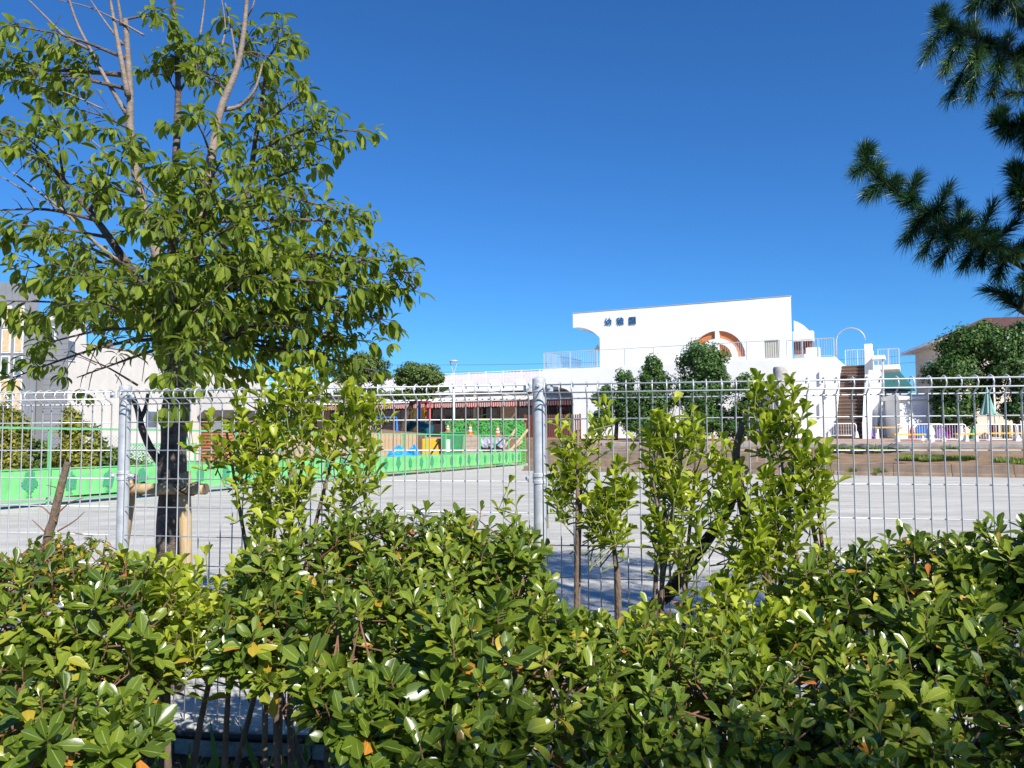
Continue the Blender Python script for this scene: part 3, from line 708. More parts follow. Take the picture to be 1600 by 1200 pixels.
for k in range(4):
    x = sx+5.2+k*3.6; wn = ob('window', MB().box(x, x+1.3, -0.05, 0.017, 2.2, 3.3), M_fr, AN); ob('pane', MB().box(x+0.08, x+1.22, -0.07, -0.051, 2.28, 3.22), M_gls, wn)
# ---- log cabin
M_wood = mat('orange_timber', (0.38, 0.15, 0.06), 0.7, 0.15, 6); M_tile = mat('dark_roof', (0.07, 0.06, 0.06), 0.7, 0.2, 4)
LC = thing('log_cabin', 'small orange brown timber cabin behind the barrier fence', 'cabin', gp(318, 52), R(-6)); z_ = U(340, 641, 52).z-gz(52)
ob('roof', MB().xz([(-0.4, z_-0.55), (3.0, z_-0.55), (2.6, z_), (0.2, z_)], -0.4, 3.0), M_tile, LC)
ob('wall', MB().box(-0.1, 2.6, 0.05, 2.6, -0.1, z_-0.56), M_wood, LC)
lg = MB().tube([(-0.1, 0.02, 0), (2.6, 0.02, 0)], 0.11, 8).mesh('log'); lg.materials.append(M_wood)
for i in range(int((z_-0.6)/0.21)): o = ob('log', lg, None, LC, True); o.location = (0, 0, 0.11+0.21*i)
for x in (0.75, 1.6):
    wn = ob('window', MB().box(x, x+0.62, -0.14, -0.02, z_-1.45, z_-0.7), mat('window_wood', (0.5, 0.24, 0.1), 0.6), LC)
    for k in (0, 1): ob('pane', MB().box(x+0.06+k*0.27, x+0.29+k*0.27, -0.16, -0.141, z_-1.39, z_-0.76), M_gls, wn)

# ---- play yard behind the barrier: palisade, slide tower, swing frame, heaps
M_board = mat('pale_timber', (0.52, 0.38, 0.23), 0.8, 0.15, 5, 0.2, 30, stretch=(6, 6, 1)); M_plank2 = mat('weathered_timber', (0.40, 0.32, 0.25), 0.85, 0.15, 5)
PA = thing('timber_palisade', 'palisade of pale upright boards behind the barrier fence', 'palisade', gp(420, 44), R(-3))
L_ = gp(652, 44).x-PA.location.x; hp = U(560, 677, 44).z-gz(44); nb = 38
for v in range(3):
    pass
bms = []
for v in range(4):
    q = MB().bbox(0.008, L_/nb-0.008, 0, 0.09, -0.1, hp-0.05+0.025*v, 0.012).mesh('board'); q.materials.append(M_board if v < 3 else M_plank2); bms.append(q)
for i in range(nb): o = ob('board', bms[random.choice((0,1,2,0,1,2,3))], None, PA); o.location = (i*L_/nb, 0.01*random.random(), 0)
ob('back_rail', MB().box(0, L_, 0.105, 0.16, hp-0.5, hp-0.35), M_plank2, PA)
ob('mound', MB().xz([(0, -0.1), (L_, -0.1), (L_, hp-0.05), (L_*0.7, hp+0.22), (L_*0.35, hp+0.16), (0, hp-0.02)], 0.17, 3.5), M_earth, PA)
M_red = mat('red_paint', (0.55, 0.04, 0.03), 0.45); M_yel = mat('yellow_paint', (0.75, 0.42, 0.02), 0.45, 0.06, 4); M_bl = mat('blue_paint', (0.02, 0.16, 0.55), 0.45); M_dgr = mat('dark_green_plastic', (0.01, 0.10, 0.075), 0.4)
ST = thing('slide_tower', 'red, yellow and blue play tower with dark green slide', 'slide', gp(655, 50), R(-10)); bz_ = gz(50)
def zz(py, D=50): return U(655, py, D).z-gz(D)
for x, y, m_ in ((-0.45, 0, M_yel), (0.0, -0.05, M_bl), (0.42, 0, M_red), (-0.4, 1.0, M_yel), (0.42, 1.0, M_red)):
    ob('post', MB().tube([(x, y, 0), (x, y, zz(626))], 0.07, 8), m_, ST, True)
ob('platform', MB().bbox(-0.6, 0.6, -0.1, 1.1, zz(662), zz(659), 0.02), M_dgr, ST)
ob('roof', MB().add([(-0.62,-0.2,zz(629)),(0.62,-0.2,zz(629)),(0.62,1.2,zz(629)),(-0.62,1.2,zz(629)),(-0.1,0.5,zz(618)),(0.1,0.5,zz(618))], [(3,2,1,0),(0,1,5,4),(1,2,5),(2,3,4,5),(3,0,4)]), M_red, ST)
ob('guard_panel', MB().bbox(-0.12, 0.12, -0.14, -0.09, zz(656), zz(632), 0.01), M_bl, ST); ob('guard_panel', MB().bbox(0.22, 0.40, -0.14, -0.09, zz(655), zz(636), 0.01), M_yel, ST)
ob('slide_chute', MB().yz([(0,0),(0.35,0),(0.35,0.1),(0.3,0.1),(0.3,0.04),(0.05,0.04),(0.05,0.1),(0,0.1)], 0, 0.01), M_dgr, ST).hide_render = False
bpy.data.objects.remove([o for o in ST.children if o.name.startswith('slide_chute')][0])
b = MB(); pth = bez([(-0.2, -0.15, zz(661)), (-0.5, -0.9, zz(672)), (-0.9, -2.0, zz(690)), (-1.1, -2.6, zz(700)), (-1.15, -3.0, zz(703))], 5)
vs_ = []; fs_ = []
for p in pth:
    for dx, dz_ in ((-.28,.16),(-.24,.16),(-.2,0),(.2,0),(.24,.16),(.28,.16),(.22,-.05),(-.22,-.05)): vs_.append((p.x+dx, p.y, p.z+dz_))
for i in range(len(pth)-1):
    for k in range(8): fs_.append((i*8+k, i*8+(k+1)%8, (i+1)*8+(k+1)%8, (i+1)*8+k))
ob('slide_chute', b.add(vs_, fs_), M_dgr, ST)
ob('tunnel', MB().tube([(0.2, -0.3, zz(668)), (0.9, -0.6, zz(672))], 0.36, 14), mat('teal_plastic', (0.01, 0.13, 0.17), 0.25), ST, 'auto')
for x in (0.25, 0.85): ob('tunnel_leg', MB().tube([(x, -0.45, 0), (x, -0.45, zz(672)-0.3)], 0.05, 6), M_grey, ST)
SW = thing('swing_frame', 'blue pipe swing frame left of the play tower', 'swing', gp(586, 54), R(-4))
zt2 = U(605, 652, 54).z-gz(54); xe = gp(618, 54).x-SW.location.x
ob('top_bar', MB().tube([(0, 0.4, zt2), (xe, 0.4, zt2)], 0.05, 8), M_bl, SW, True)
for x in (0, xe):
    for y in (-0.3, 1.1): ob('leg', MB().tube([(x, 0.4, zt2), (x+(0.12 if x else -0.12), y, 0)], 0.045, 8), M_bl, SW, True)
CM_ = thing('climbing_arch', 'yellow ladder climbing frame left of the swing frame', 'climbing frame', gp(570, 52), 0)
zt3 = U(590, 657, 52).z-gz(52)
for y in (0, 0.6): ob('side_rail', MB().tube(bez([(0, y, 0), (0.1, y, zt3*0.8), (0.5, y, zt3), (1.1, y, zt3*0.6), (1.5, y, 0)], 5), 0.035, 6), M_yel, CM_, True)
for k in range(7):
    q = bez([(0, 0, 0), (0.1, 0, zt3*0.8), (0.5, 0, zt3), (1.1, 0, zt3*0.6), (1.5, 0, 0)], 5)[2+k*2]; ob('rung', MB().tube([q, q+Vector((0, 0.6, 0))], 0.025, 6), M_yel, CM_)
def heap(name, label, cat, px, D, rx, ry, h, m, seed):
    r_ = random.Random(seed); vs = []; fs = []; n = 18; k = 7
    for j in range(k):
        f = j/(k-1); rad = math.cos(f*PI/2)**0.7 if j < k-1 else 0.02
        for i in range(n):
            a = 2*PI*i/n; w_ = 1+0.18*math.sin(a*3+seed)+0.12*r_.uniform(-1, 1); vs.append((rx*rad*w_*math.cos(a), ry*rad*w_*math.sin(a), h*f*(1+0.12*r_.uniform(-1, 1))-0.01))
    for j in range(k-1):
        for i in range(n): fs.append((j*n+i, j*n+(i+1)%n, (j+1)*n+(i+1)%n, (j+1)*n+i))
    fs.append(tuple((k-1)*n+i for i in range(n)))
    o = ob(name, MB().add(vs, fs), m, None); o.location = gp2(px, D); tag(o, label, cat); return o
b = MB(); pl = [(13.5, 1.0), (31.2, 1.2), (31.0, 5.5), (29.0, 10.0), (14.0, 11.0)]
def bw(s, o_): p = B0+BD*s+Vector((-BD.y, BD.x))*o_; return p
pw = [bw(*q) for q in pl]; n5 = len(pw)
b.add([(p.x, p.y, gz(p.y)+0.6) for p in pw]+[(p.x, p.y, gz(p.y)-0.1) for p in [bw(s-(0.3 if s < 20 else -0.3), o_-(0.3 if o_ < 4 else -0.3)) for s, o_ in pl]], [tuple(range(n5))]+[(i, (i+1) % n5, (i+1) % n5+n5, i+n5) for i in range(n5)]); struct('raised_earth', b, M_earth)
M_tarp = mat('blue_tarpaulin', (0.02, 0.28, 0.72), 0.35, 0.15, 5, 0.5, 9)
heap('tarpaulin_heap', 'larger heap covered with bright blue tarpaulin', 'tarpaulin', 623, 41, 0.62, 0.5, 0.62, M_tarp, 2)
heap('tarpaulin_heap', 'smaller blue tarpaulin bundle beside the yellow container', 'tarpaulin', 647, 41.6, 0.36, 0.35, 0.66, M_tarp, 5)
YC = thing('yellow_container', 'yellow box container with a dark diagonal strap', 'container', gp2(673, 43), R(-8))
ob('box', MB().bbox(-0.5, 0.5, 0, 0.7, 0.02, 1.0, 0.03), M_yel, YC); ob('strap', MB().xz([(-0.1, 0.06), (0.02, 0.06), (0.48, 0.8), (0.4, 0.86)], -0.02, -0.002), M_dark, YC)
M_bin = mat('green_container_paint', (0.05, 0.26, 0.10), 0.5, 0.1, 4)
GC = thing('green_container', 'tall mid green waste container with a white sheet on its front', 'container', gp2(706, 42.5), R(-4))
ob('body', MB().xz([(-0.45, 0.05), (0.45, 0.05), (0.55, 1.28), (-0.6, 1.28)], 0, 0.8), M_bin, GC); ob('lid', MB().bbox(-0.66, 0.6, -0.08, 0.9, 1.285, 1.36, 0.02), M_bin, GC)
ob('sheet', MB().box(-0.30, -0.1, -0.016, -0.004, 0.28, 0.95), M_paintw, GC)
for x in (-0.4, 0.35): ob('foot', MB().box(x, x+0.1, 0.1, 0.7, -0.02, 0.05), M_dark, GC)
# traffic cones
M_cone = mat('cone_orange', (0.75, 0.12, 0.03), 0.5); 
def cone(label, loc, h, m=None, band=True):
    t = thing('traffic_cone', label, 'cone', loc); m = m or M_cone; r0 = 0.26*h
    ob('base', MB().bbox(-r0*1.25, r0*1.25, -r0*1.25, r0*1.25, 0, 0.04*h, 0.006), m, t)
    ob('body', MB().lathe([(r0, 0.041*h), (r0*0.16, h*0.99), (r0*0.1, h)], 16), m, t, 'auto')
    if band:
        for f in (0.35, 0.62): ob('band', MB().lathe([(r0*(1-0.85*f)+0.008, h*f), (r0*(1-0.85*(f+.14))+0.008, h*(f+0.14))], 16), M_paintw, t, 'auto')
    return t
# planter-like bin stack the cones stand on
WB = thing('plywood_crate', 'brown plywood crate behind the barrier fence', 'crate', gp2(733, 44), R(2))
for k in range(4): ob('plank', MB().bbox(-0.62, 0.62, -0.03, 0.0, 0.02+k*0.28, 0.285+k*0.28, 0.006), M_plank2, WB)
ob('box', MB().box(-0.6, 0.6, 0.002, 0.7, 0.02, 1.12), M_plank2, WB); ob('lid', MB().bbox(-0.66, 0.66, -0.05, 0.75, 1.15, 1.2, 0.01), M_plank2, WB)
hb_ = gz(44)
cone('orange and white cone on the plywood crate', WB.location+Vector((0.05, 0.3, 1.2)), 0.62)
GT = thing('grey_tarpaulin_stack', 'stack draped with a creased grey tarpaulin right of the crate', 'tarpaulin', gp2(768, 44.5), R(-6))
vs_ = []; fs_ = []
for i in range(13):
    for j in range(7):
        x = -0.8+1.6*i/12; y = 1.0*j/6; z = 1.08 if j > 0 else 1.0; e_ = 0.06*math.sin(i*2.3+j)
        if j == 0: y = -0.02
        if i in (0, 12): z -= 0.15
        vs_.append((x, y, z+e_*0.6))
for i in range(12):
    for j in range(6): fs_.append((i*7+j, (i+1)*7+j, (i+1)*7+j+1, i*7+j+1))
n0 = len(vs_)
for i in range(13): x = -0.8+1.6*i/12; vs_.append((x+0.1*math.sin(i*1.9), -0.18+0.1*math.sin(i*2.9), 0.35+0.3*abs(math.sin(i*0.9)))); vs_.append((x, -0.12+0.05*math.sin(i*2.2), 0.72))
for i in range(12): fs_.append((i*7, n0+2*i+1, n0+2*i+3, (i+1)*7)); fs_.append((n0+2*i+1, n0+2*i, n0+2*i+2, n0+2*i+3))
ob('cover', MB().add(vs_, fs_), mat('grey_tarpaulin', (0.30, 0.32, 0.36), 0.5, 0.15, 4), GT)
ob('crate', MB().bbox(-0.72, 0.72, 0.05, 0.95, 0.0, 0.94, 0.02), M_plank2, GT)
cone('orange and white cone on the grey tarpaulin', GT.location+Vector((0.35, 0.4, 1.13)), 0.62)
cone('orange and white cone on the green container lid', GC.location+Vector((-0.25, 0.4, 1.36)), 0.45)
for k, (px, a, l) in enumerate(((788, 32, 1.9), (799, 40, 2.0), (792, 55, 1.5))):
    p = gp2(px, 45.2+0.15*k); q = MB().bbox(-0.07, 0.07, -0.03, 0.03, 0, l, 0.006)
    o = ob('plank', q, M_board); o.location = p+Vector((-0.3, 0, 0.0)); o.rotation_euler = (R(-4), R(a), 0); tag(o, ('lowest-leaning pale plank beside the green net', 'middle pale plank leaning beside the green net', 'most sloping short pale plank beside the green net')[k], 'plank', 'loose planks')
# green leaf net enclosure with bamboo pole
NE = thing('net_enclosure', 'green leaf-net screen hung from a bamboo pole', 'screen', gp(696, 48), R(-3)); Ln = gp(818, 48).x-NE.location.x; zn = U(760, 656, 48).z-gz(48)
ob('bamboo_pole', MB().tube([(-0.2, 0, zn), (Ln*0.5, 0.02, zn+0.03), (Ln, 0, zn)], 0.05, 8), mat('bamboo', (0.5, 0.38, 0.12), 0.5), NE, True)
for i in range(5): ob('post', MB().tube([(Ln*i/4, 0.1, 0), (Ln*i/4, 0.1, zn-0.03)], 0.03, 6), M_bin, NE)
M_net = mat('net_green', (0.09, 0.42, 0.08), 0.6, 0.3, 3)
V = []; F = []
for i in range(2100):
    x = random.uniform(0, Ln); z = random.uniform(zn-1.05, zn-0.05); y = random.uniform(-0.08, 0.08); k = len(V); a = random.uniform(-0.5, 0.5)
    dx, dz_ = 0.03, 0.09; V += [(x-dx, y, z), (x+dx, y+0.03*a, z), (x+dx+a*0.05, y, z+dz_), (x-dx+a*0.05, y+0.02, z+dz_)]; F.append((k, k+1, k+2, k+3))
ob('leaf_net', fast_mesh('leaf_net', np.array(V), np.array(F), M_net), None, NE, kind='stuff')
ob('net_canopy', MB().add([(Ln*0.3+Ln*0.55*i/12, y, zn+0.02+0.36*math.sin(PI*i/12)) for i in range(13) for y in (0.2, 1.6)], [(2*i, 2*i+2, 2*i+3, 2*i+1) for i in range(12)]), mat('blue_green_net', (0.06, 0.22, 0.16), 0.7), NE)
LG = thing('lattice_gate', 'bright green lattice end gate at the far end of the barrier fence', 'gate', gp(806, 46.5), R(-2))
zg = U(812, 655, 46.5).z-gz(46.5); wg = 0.55; M_bg = mat('bright_green', (0.03, 0.45, 0.05), 0.5)
ob('frame', MB().box(0, 0.05, 0, 0.06, 0.02, zg).box(wg, wg+0.05, 0, 0.06, 0.02, zg-0.2).box(0.051, wg-0.001, 0, 0.06, 0.05, 0.1).box(0.051, wg-0.001, 0, 0.06, zg*0.55, zg*0.55+0.05), M_bg, LG)
for i in range(13):
    z = 0.12+i*0.17; ob('lattice_bar', MB().tube([(0.05, 0.02, z), (wg, 0.02, z+0.28)], 0.022, 5), M_bg, LG); ob('lattice_bar', MB().tube([(0.05, 0.045, z+0.28), (wg, 0.045, z)], 0.022, 5), M_bg, LG)
# ---- brown picket fence on the path
M_pick = mat('red_brown_picket', (0.20, 0.065, 0.045), 0.65, 0.12, 5)
pu0 = FPL(818, 670, 13)[0]; pu1 = FPL(905, 670, 13)[0]; PF = frame_thing('picket_fence', 'red brown wooden slat fence in front of the classroom doors', 'fence', pu0, 13, zpath(13)-0.1)
ph = FPL(860, 648, 13)[1]-PF.location.z; n = 26; w_ = (pu1-pu0)/n
sm = MB().bbox(0.015, w_-0.045, 0, 0.03, 0.15, ph, 0.008).mesh('slat'); sm.materials.append(M_pick)
for i in range(n): o = ob('slat', sm, None, PF); o.location = (i*w_, 0, 0)
for z in (0.2, ph*0.78): ob('rail', MB().box(0, pu1-pu0, 0.032, 0.08, z, z+0.09), M_pick, PF)
for i in range(4): ob('post', MB().box((pu1-pu0)*i/3.02, (pu1-pu0)*i/3.02+0.09, 0.082, 0.17, 0, ph+0.04), M_pick, PF)
# ---- street lamp and cables
LP = thing('street_lamp', 'grey lamp post with flat disc head above the classroom wing', 'lamp', gp(709, 52)); zl = U(709, 563, 52).z-gz(52)
ob('pole', MB().tube([(0,0,0), (0,0,zl*0.4), (0,0,zl-0.9)], [0.13, 0.10, 0.075], 12), M_galv, LP, True)
hd = ob('lamp_head', MB().lathe([(0.28,0),(0.31,0.06),(0.26,0.12),(0.05,0.15)], 18, (0,0,zl-0.12)), M_galv, LP, 'auto')
for s_ in (-1, 1): ob('arm', MB().tube(bez([(0,0,zl-0.95), (0.10*s_,0,zl-0.6), (0.24*s_,0,zl-0.12)], 4), 0.03, 6), M_galv, LP)
def cable(label, a, b_, sag):
    t = MB().tube([a.lerp(b_, i/24)-Vector((0,0,sag*4*(i/24)*(1-i/24))) for i in range(25)], 0.022, 4)
    o = ob('power_cable', t, M_dark); tag(o, label, 'cable', 'overhead cables'); return o
def upole(label, px, py, D):
    p = gp(px, D); zt = U(px, py, D).z-p.z; t = thing('utility_pole', label, 'pole', p)
    ob('mast', MB().tube([(0,0,-0.4), (0,0,zt)], [0.17, 0.11], 12), M_conc, t, True); ob('crossarm', MB().box(-0.7, 0.7, -0.05, 0.05, zt-0.5, zt-0.4), M_grey, t)
    for x in (-0.6, 0.6): ob('insulator', MB().lathe([(0.05,0),(0.07,0.05),(0.03,0.14)], 8, (x, 0, zt-0.399)), M_paintw, t)
    return Vector((p.x, p.y, p.z+zt-0.26))
pa = upole('utility pole hidden in the cherry crown', 330, 558, 95); pb = upole('utility pole behind the white kindergarten', 1000, 560, 88); pc = upole('utility pole behind the cream house', 1560, 540, 85)
ox = Vector((0.6, 0, 0)); dn = Vector((0, 0, -0.75))
cable('upper overhead cable left of the kindergarten', pa+ox, pb-ox, 0.6); cable('lower overhead cable left of the kindergarten', pa+ox+dn, pb-ox+dn, 0.7)
cable('upper overhead cable right of the kindergarten', pb+ox, pc-ox, 0.7); cable('lower overhead cable right of the kindergarten', pb+ox+dn, pc-ox+dn, 0.8)

# ================================================================== RIGHT SIDE: house, shed, benches, barriers
M_hw = mat('cream_house_wall', (0.66, 0.57, 0.46), 0.9, 0.05, 2); M_rt = mat('brown_roof_tile', (0.15, 0.075, 0.065), 0.7, 0.12, 6)
HS = thing('cream_house', 'cream two-storey house with brown tiled hip roof behind the trees', 'house', Vector((U(1484, 600, 49).x, 49, 0.4)), R(-14))
he = U(1480, 533, 49).z-0.4; hr = U(1590, 503, 54).z-0.4
ob('wall', MB().box(0, 11, 0, 8, -0.6, he), M_hw, HS)
rfo = ob('roof', MB().add([(-0.7,-0.7,he),(11.7,-0.7,he),(11.7,8.7,he),(-0.7,8.7,he),(-0.7,-0.7,he+0.12),(11.7,-0.7,he+0.12),(11.7,8.7,he+0.12),(-0.7,8.7,he+0.12),(3.4,4,hr),(7.6,4,hr)], [(0,1,2,3),(0,4,5,1),(1,5,6,2),(2,6,7,3),(3,7,4,0),(4,8,9,5),(5,9,6),(6,9,8,7),(7,8,4)]), M_rt, HS)
ob('gutter', MB().box(-0.78, 11.78, -0.82, -0.71, he-0.06, he+0.10), M_paintw, HS); ob('gutter', MB().box(-0.82, -0.71, -0.70, 8.7, he-0.06, he+0.10), M_paintw, HS)
ob('soffit', MB().box(-0.69, 11.69, -0.69, 8.69, he-0.05, he-0.003), M_paintw, HS)
ob('downpipe', MB().tube([(-0.06, -0.08, -0.3), (-0.06, -0.08, he-0.06)], 0.05, 8), M_rail, HS)
b = MB()
for k in range(16):          # tile courses on the front slope
    f = k/16; f2 = (k+1)/16
    def P(fx, f): 
        a = Vector((-0.7, -0.72, he+0.14)).lerp(Vector((3.4, 3.98, hr+0.02)), f); c = Vector((11.7, -0.72, he+0.14)).lerp(Vector((7.6, 3.98, hr+0.02)), f); return a.lerp(c, fx)
    o_ = Vector((0, -0.012, 0.02))
    q = MB().add([P(0, f)+o_, P(1, f)+o_, P(1, f2), P(0, f2), P(0, f), P(1, f)], [(0,1,2,3),(4,5,1,0)]); ob('tile_course', q, M_rt, rfo)
for (px, py0, py1, D) in ((1512, 545, 572, 49.6), (1548, 545, 572, 50), (1590, 545, 572, 50)):
    p = U(px, 600, D); x = (p.x-HS.location.x)*math.cos(R(14)); z0 = U(px, py1, D).z-0.4; z1 = U(px, py0, D).z-0.4
    wn = ob('window', MB().box(x-0.25, x+0.35, -0.06, -0.002, z0, z1), M_fr, HS); ob('pane', MB().box(x-0.19, x+0.03, -0.08, -0.061, z0+0.05, z1-0.05).box(x+0.07, x+0.29, -0.08, -0.061, z0+0.05, z1-0.05), M_gls, wn)
wn = ob('window', MB().box(-0.06, -0.002, 3.6, 4.7, he-2.0, he-0.9), M_fr, HS); ob('pane', MB().box(-0.08, -0.061, 3.68, 4.12, he-1.94, he-0.96).box(-0.08, -0.061, 4.18, 4.62, he-1.94, he-0.96), M_gls, wn)
# shed with roller shutter
zP = zpath(12)
SH = thing('garden_shed', 'white shed with roller shutter beside the dark trees', 'shed', Vector((U(1407, 650, 43).x, 43, zP-0.25)), R(-6))
hs = U(1440, 616, 43).z-zP+0.25; ws = 2.35
ob('wall', MB().box(0, ws, 0.05, 2.2, 0, hs-0.3), M_white, SH); ob('roof', MB().yz([(-0.15, hs-0.298), (2.4, hs-0.298), (2.4, hs-0.1), (1.1, hs+0.02), (-0.15, hs-0.12)], -0.12, ws+0.12), M_paintw, SH)
shu = ob('roller_shutter', MB().box(0.42, ws-0.15, 0.0, 0.048, 0.05, hs-0.62), M_paintw, SH)
sl = MB().bbox(0.44, ws-0.17, -0.025, -0.001, 0, 0.088, 0.006).mesh('slat'); sl.materials.append(M_paintw)
for i in range(int((hs-0.75)/0.095)): o = ob('slat', sl, None, shu); o.location = (0, 0, 0.07+i*0.095)
ob('shutter_box', MB().bbox(0.38, ws-0.1, -0.06, 0.047, hs-0.615, hs-0.35, 0.02), M_paintw, SH)
ob('side_screen', MB().box(ws+0.13, ws+0.25, -1.5, 1.6, 0, hs-0.15), M_white, SH)
LW = thing('white_outhouse', 'low white outhouse with grey flat roof left of the shed', 'shed', Vector((U(1374, 650, 47).x, 47, zP-0.2)), R(-8)); hl = U(1390, 621, 47).z-zP+0.2
ob('wall', MB().box(0, 1.7, 0, 2, 0, hl-0.14), M_white, LW); ob('roof', MB().bbox(-0.1, 1.8, -0.12, 2.1, hl-0.138, hl, 0.02), M_conc, LW); ob('plinth', MB().box(-0.02, 1.72, -0.03, -0.002, 0, 0.75), M_conc, LW)
TR = thing('green_roof_shelter', 'small shelter with teal sloping roof seen beyond the canopy post', 'shelter', Vector((U(1370, 600, 60).x, 60, 0.4)), R(-10)); ht = U(1380, 581, 60).z-0.4
ob('roof', MB().xz([(-0.3, ht-1.5), (2.8, ht-1.5), (1.7, ht), (-0.3, ht)], 0, 3), mat('teal_roof', (0.03, 0.16, 0.17), 0.5), TR); ob('wall', MB().box(0, 2.3, 0.2, 2.8, 0, ht-1.51), M_hw, TR)
# fall-back greenery beyond is added with the trees
# benches
def bench(label, px, py, L, D, m=None):
    z = U(px, py, D).z; base = zpath(12)-0.17+(D-41)*0.013; t = thing('bench', label, 'bench', Vector((U(px, py, D).x, D, base)), R(-8), 'yellow benches on the path'); h = max(0.3, z-base)
    ob('seat', MB().bbox(0, L, 0, 0.36, h-0.07, h, 0.012), M_yel, t)
    for x in (0.1, L-0.22):
        ob('leg', MB().xz([(x, 0), (x+0.14, 0), (x+0.11, h-0.072), (x+0.03, h-0.072)], 0.04, 0.10), M_paintw, t); ob('leg', MB().xz([(x, 0), (x+0.14, 0), (x+0.11, h-0.072), (x+0.03, h-0.072)], 0.26, 0.32), M_paintw, t)
    return t
bench('yellow bench nearest the stair, beside the purple cone', 1367, 667, 1.5, 43)
bench('yellow bench in front of the red cone', 1397, 678, 1.55, 39.5)
bench('yellow bench below the dark conifer', 1494, 677, 1.45, 38.5)
bench('yellow bench at the right below the folded parasol', 1541, 676, 1.6, 38)
# white crowd barriers
def barrier(label, px, py, L, D, h=0.85):
    base = U(px, py, D).z; t = thing('crowd_barrier', label, 'barrier', Vector((U(px, py, D).x, D, base)), R(-9), 'white pipe barriers on the path')
    ob('frame', MB().tube([(0, 0, 0.08), (0, 0, h-0.1), (0.03, 0, h-0.03), (0.1, 0, h), (L-0.1, 0, h), (L-0.03, 0, h-0.03), (L, 0, h-0.1), (L, 0, 0.08)], 0.028, 8).tube([(0.0, 0, 0.12), (L, 0, 0.12)], 0.02, 6), M_paintw, t, True)
    n = int(L/0.115)
    bm_ = MB().tube([(0, 0, 0.12), (0, 0, h)], 0.0085, 5, False).mesh('bar'); bm_.materials.append(M_paintw)
    for i in range(1, n): o = ob('bar', bm_, None, t); o.location = (L*i/n, 0, 0)
    for x in (0, L): ob('foot', MB().xz([(x-0.09, 0), (x+0.09, 0), (x+0.03, 0.32), (x-0.03, 0.32)], -0.16, 0.16), M_paintw, t)
barrier('white pipe barrier at the foot of the brown stair', 1295, 684, 1.35, 40, 0.72)
barrier('white pipe barrier beside the red cone', 1402, 690, 2.1, 38.2); barrier('white pipe barrier in front of the purple boards', 1456, 690.5, 1.55, 37.8)
barrier('white pipe barrier below the folded parasol', 1525, 691, 1.85, 37.3); barrier('white pipe barrier cut by the right edge of the picture', 1588, 691.5, 1.9, 37)
def path_pt(px, D): p = U(px, 680, D); q = Vector((p.x, p.y))-FO; return Vector((p.x, p.y, zpath(q.dot(FB))))
cone('red cone behind the yellow bench', path_pt(1425, 41), 0.75, mat('cone_red', (0.6, 0.02, 0.05), 0.5), False)
cone('small purple cone beside the white buttress', path_pt(1362, 44), 0.62, mat('cone_purple', (0.12, 0.05, 0.3), 0.5), False)
cone('green cone under the dark conifer', path_pt(1520, 41), 0.72, mat('cone_green', (0.01, 0.25, 0.09), 0.5), False)
for k, (px, c, lab) in enumerate(((1441, (0.02, 0.12, 0.4), 'blue board leaning behind the white barrier'), (1472, (0.16, 0.04, 0.28), 'purple board leaning behind the white barrier'), (1488, (0.30, 0.03, 0.18), 'magenta board leaning behind the white barrier'), (1553, (0.4, 0.03, 0.03), 'red board under the folded parasol'), (1572, (0.5, 0.3, 0.02), 'yellow board right of the folded parasol'))):
    t = thing('leaning_board', lab, 'board', path_pt(px, 41.5+0.1*k), R(-8), 'coloured boards'); m_ = mat('board_%d' % k, c, 0.5)
    ob('panel', MB().bbox(-0.24, 0.24, 0, 0.04, 0.05, 0.72, 0.008), m_, t); ob('stand', MB().box(-0.2, 0.2, -0.15, 0.25, 0, 0.049), M_grey, t)
# white standing tap / figure
WP = thing('white_play_figure', 'white slanted play figure on two legs at the edge of the bank', 'play figure', path_pt(1451, 36.4)-Vector((0,0,0.33)), R(-10))
ob('pole', MB().tube([(0.12, 0, -0.05), (0.10, 0, 0.7)], 0.035, 8), M_paintw, WP); ob('stay', MB().tube([(-0.2, 0, 0.0), (0.1, 0, 0.62)], 0.03, 8), M_paintw, WP); ob('stay', MB().tube([(-0.24, 0, 0.35), (0.0, 0, -0.02)], 0.03, 8), M_paintw, WP)
ob('head', MB().xz([(0.02, 0.72), (0.16, 0.62), (0.28, 0.74), (0.24, 0.92), (0.14, 1.14), (0.06, 1.16), (0.04, 0.98)], -0.04, 0.04), M_paintw, WP)
# folded parasol
PS = thing('folded_parasol', 'folded pale green parasol under the dark trees', 'parasol', path_pt(1545, 40.5)); zc = U(1545, 608, 40.5).z-PS.location.z; zd = U(1545, 648, 40.5).z-PS.location.z
ob('pole', MB().tube([(0, 0, 0), (0, 0, zc+0.1)], 0.03, 8), M_paintw, PS); ob('base', MB().lathe([(0.3, 0), (0.3, 0.08), (0.05, 0.14)], 16), M_conc, PS)
vs_ = []; fs_ = []; n = 24
for j in range(7):
    f = j/6; rr_ = 0.06+0.30*f**1.3
    for i in range(n): a = 2*PI*i/n; q = rr_*(1+0.28*math.cos(a*6)); vs_.append((q*math.cos(a), q*math.sin(a), zc-(zc-zd)*f+(0.08*math.cos(a*6) if j == 6 else 0)))
for j in range(6):
    for i in range(n): fs_.append((j*n+i, j*n+(i+1)%n, (j+1)*n+(i+1)%n, (j+1)*n+i))
ob('canopy', MB().add(vs_, fs_), mat('parasol_cloth', (0.22, 0.42, 0.36), 0.8, 0.06, 4), PS, True)
b2 = thing('parasol_mast', 'slim white mast standing beside the folded parasol', 'mast', path_pt(1556, 40.8)); ob('mast', MB().tube([(0,0,0),(0,0,zc+0.25)], 0.045, 8), M_paintw, b2, True); ob('foot', MB().bbox(-0.2, 0.2, -0.2, 0.2, 0, 0.08, 0.01), M_conc, b2)

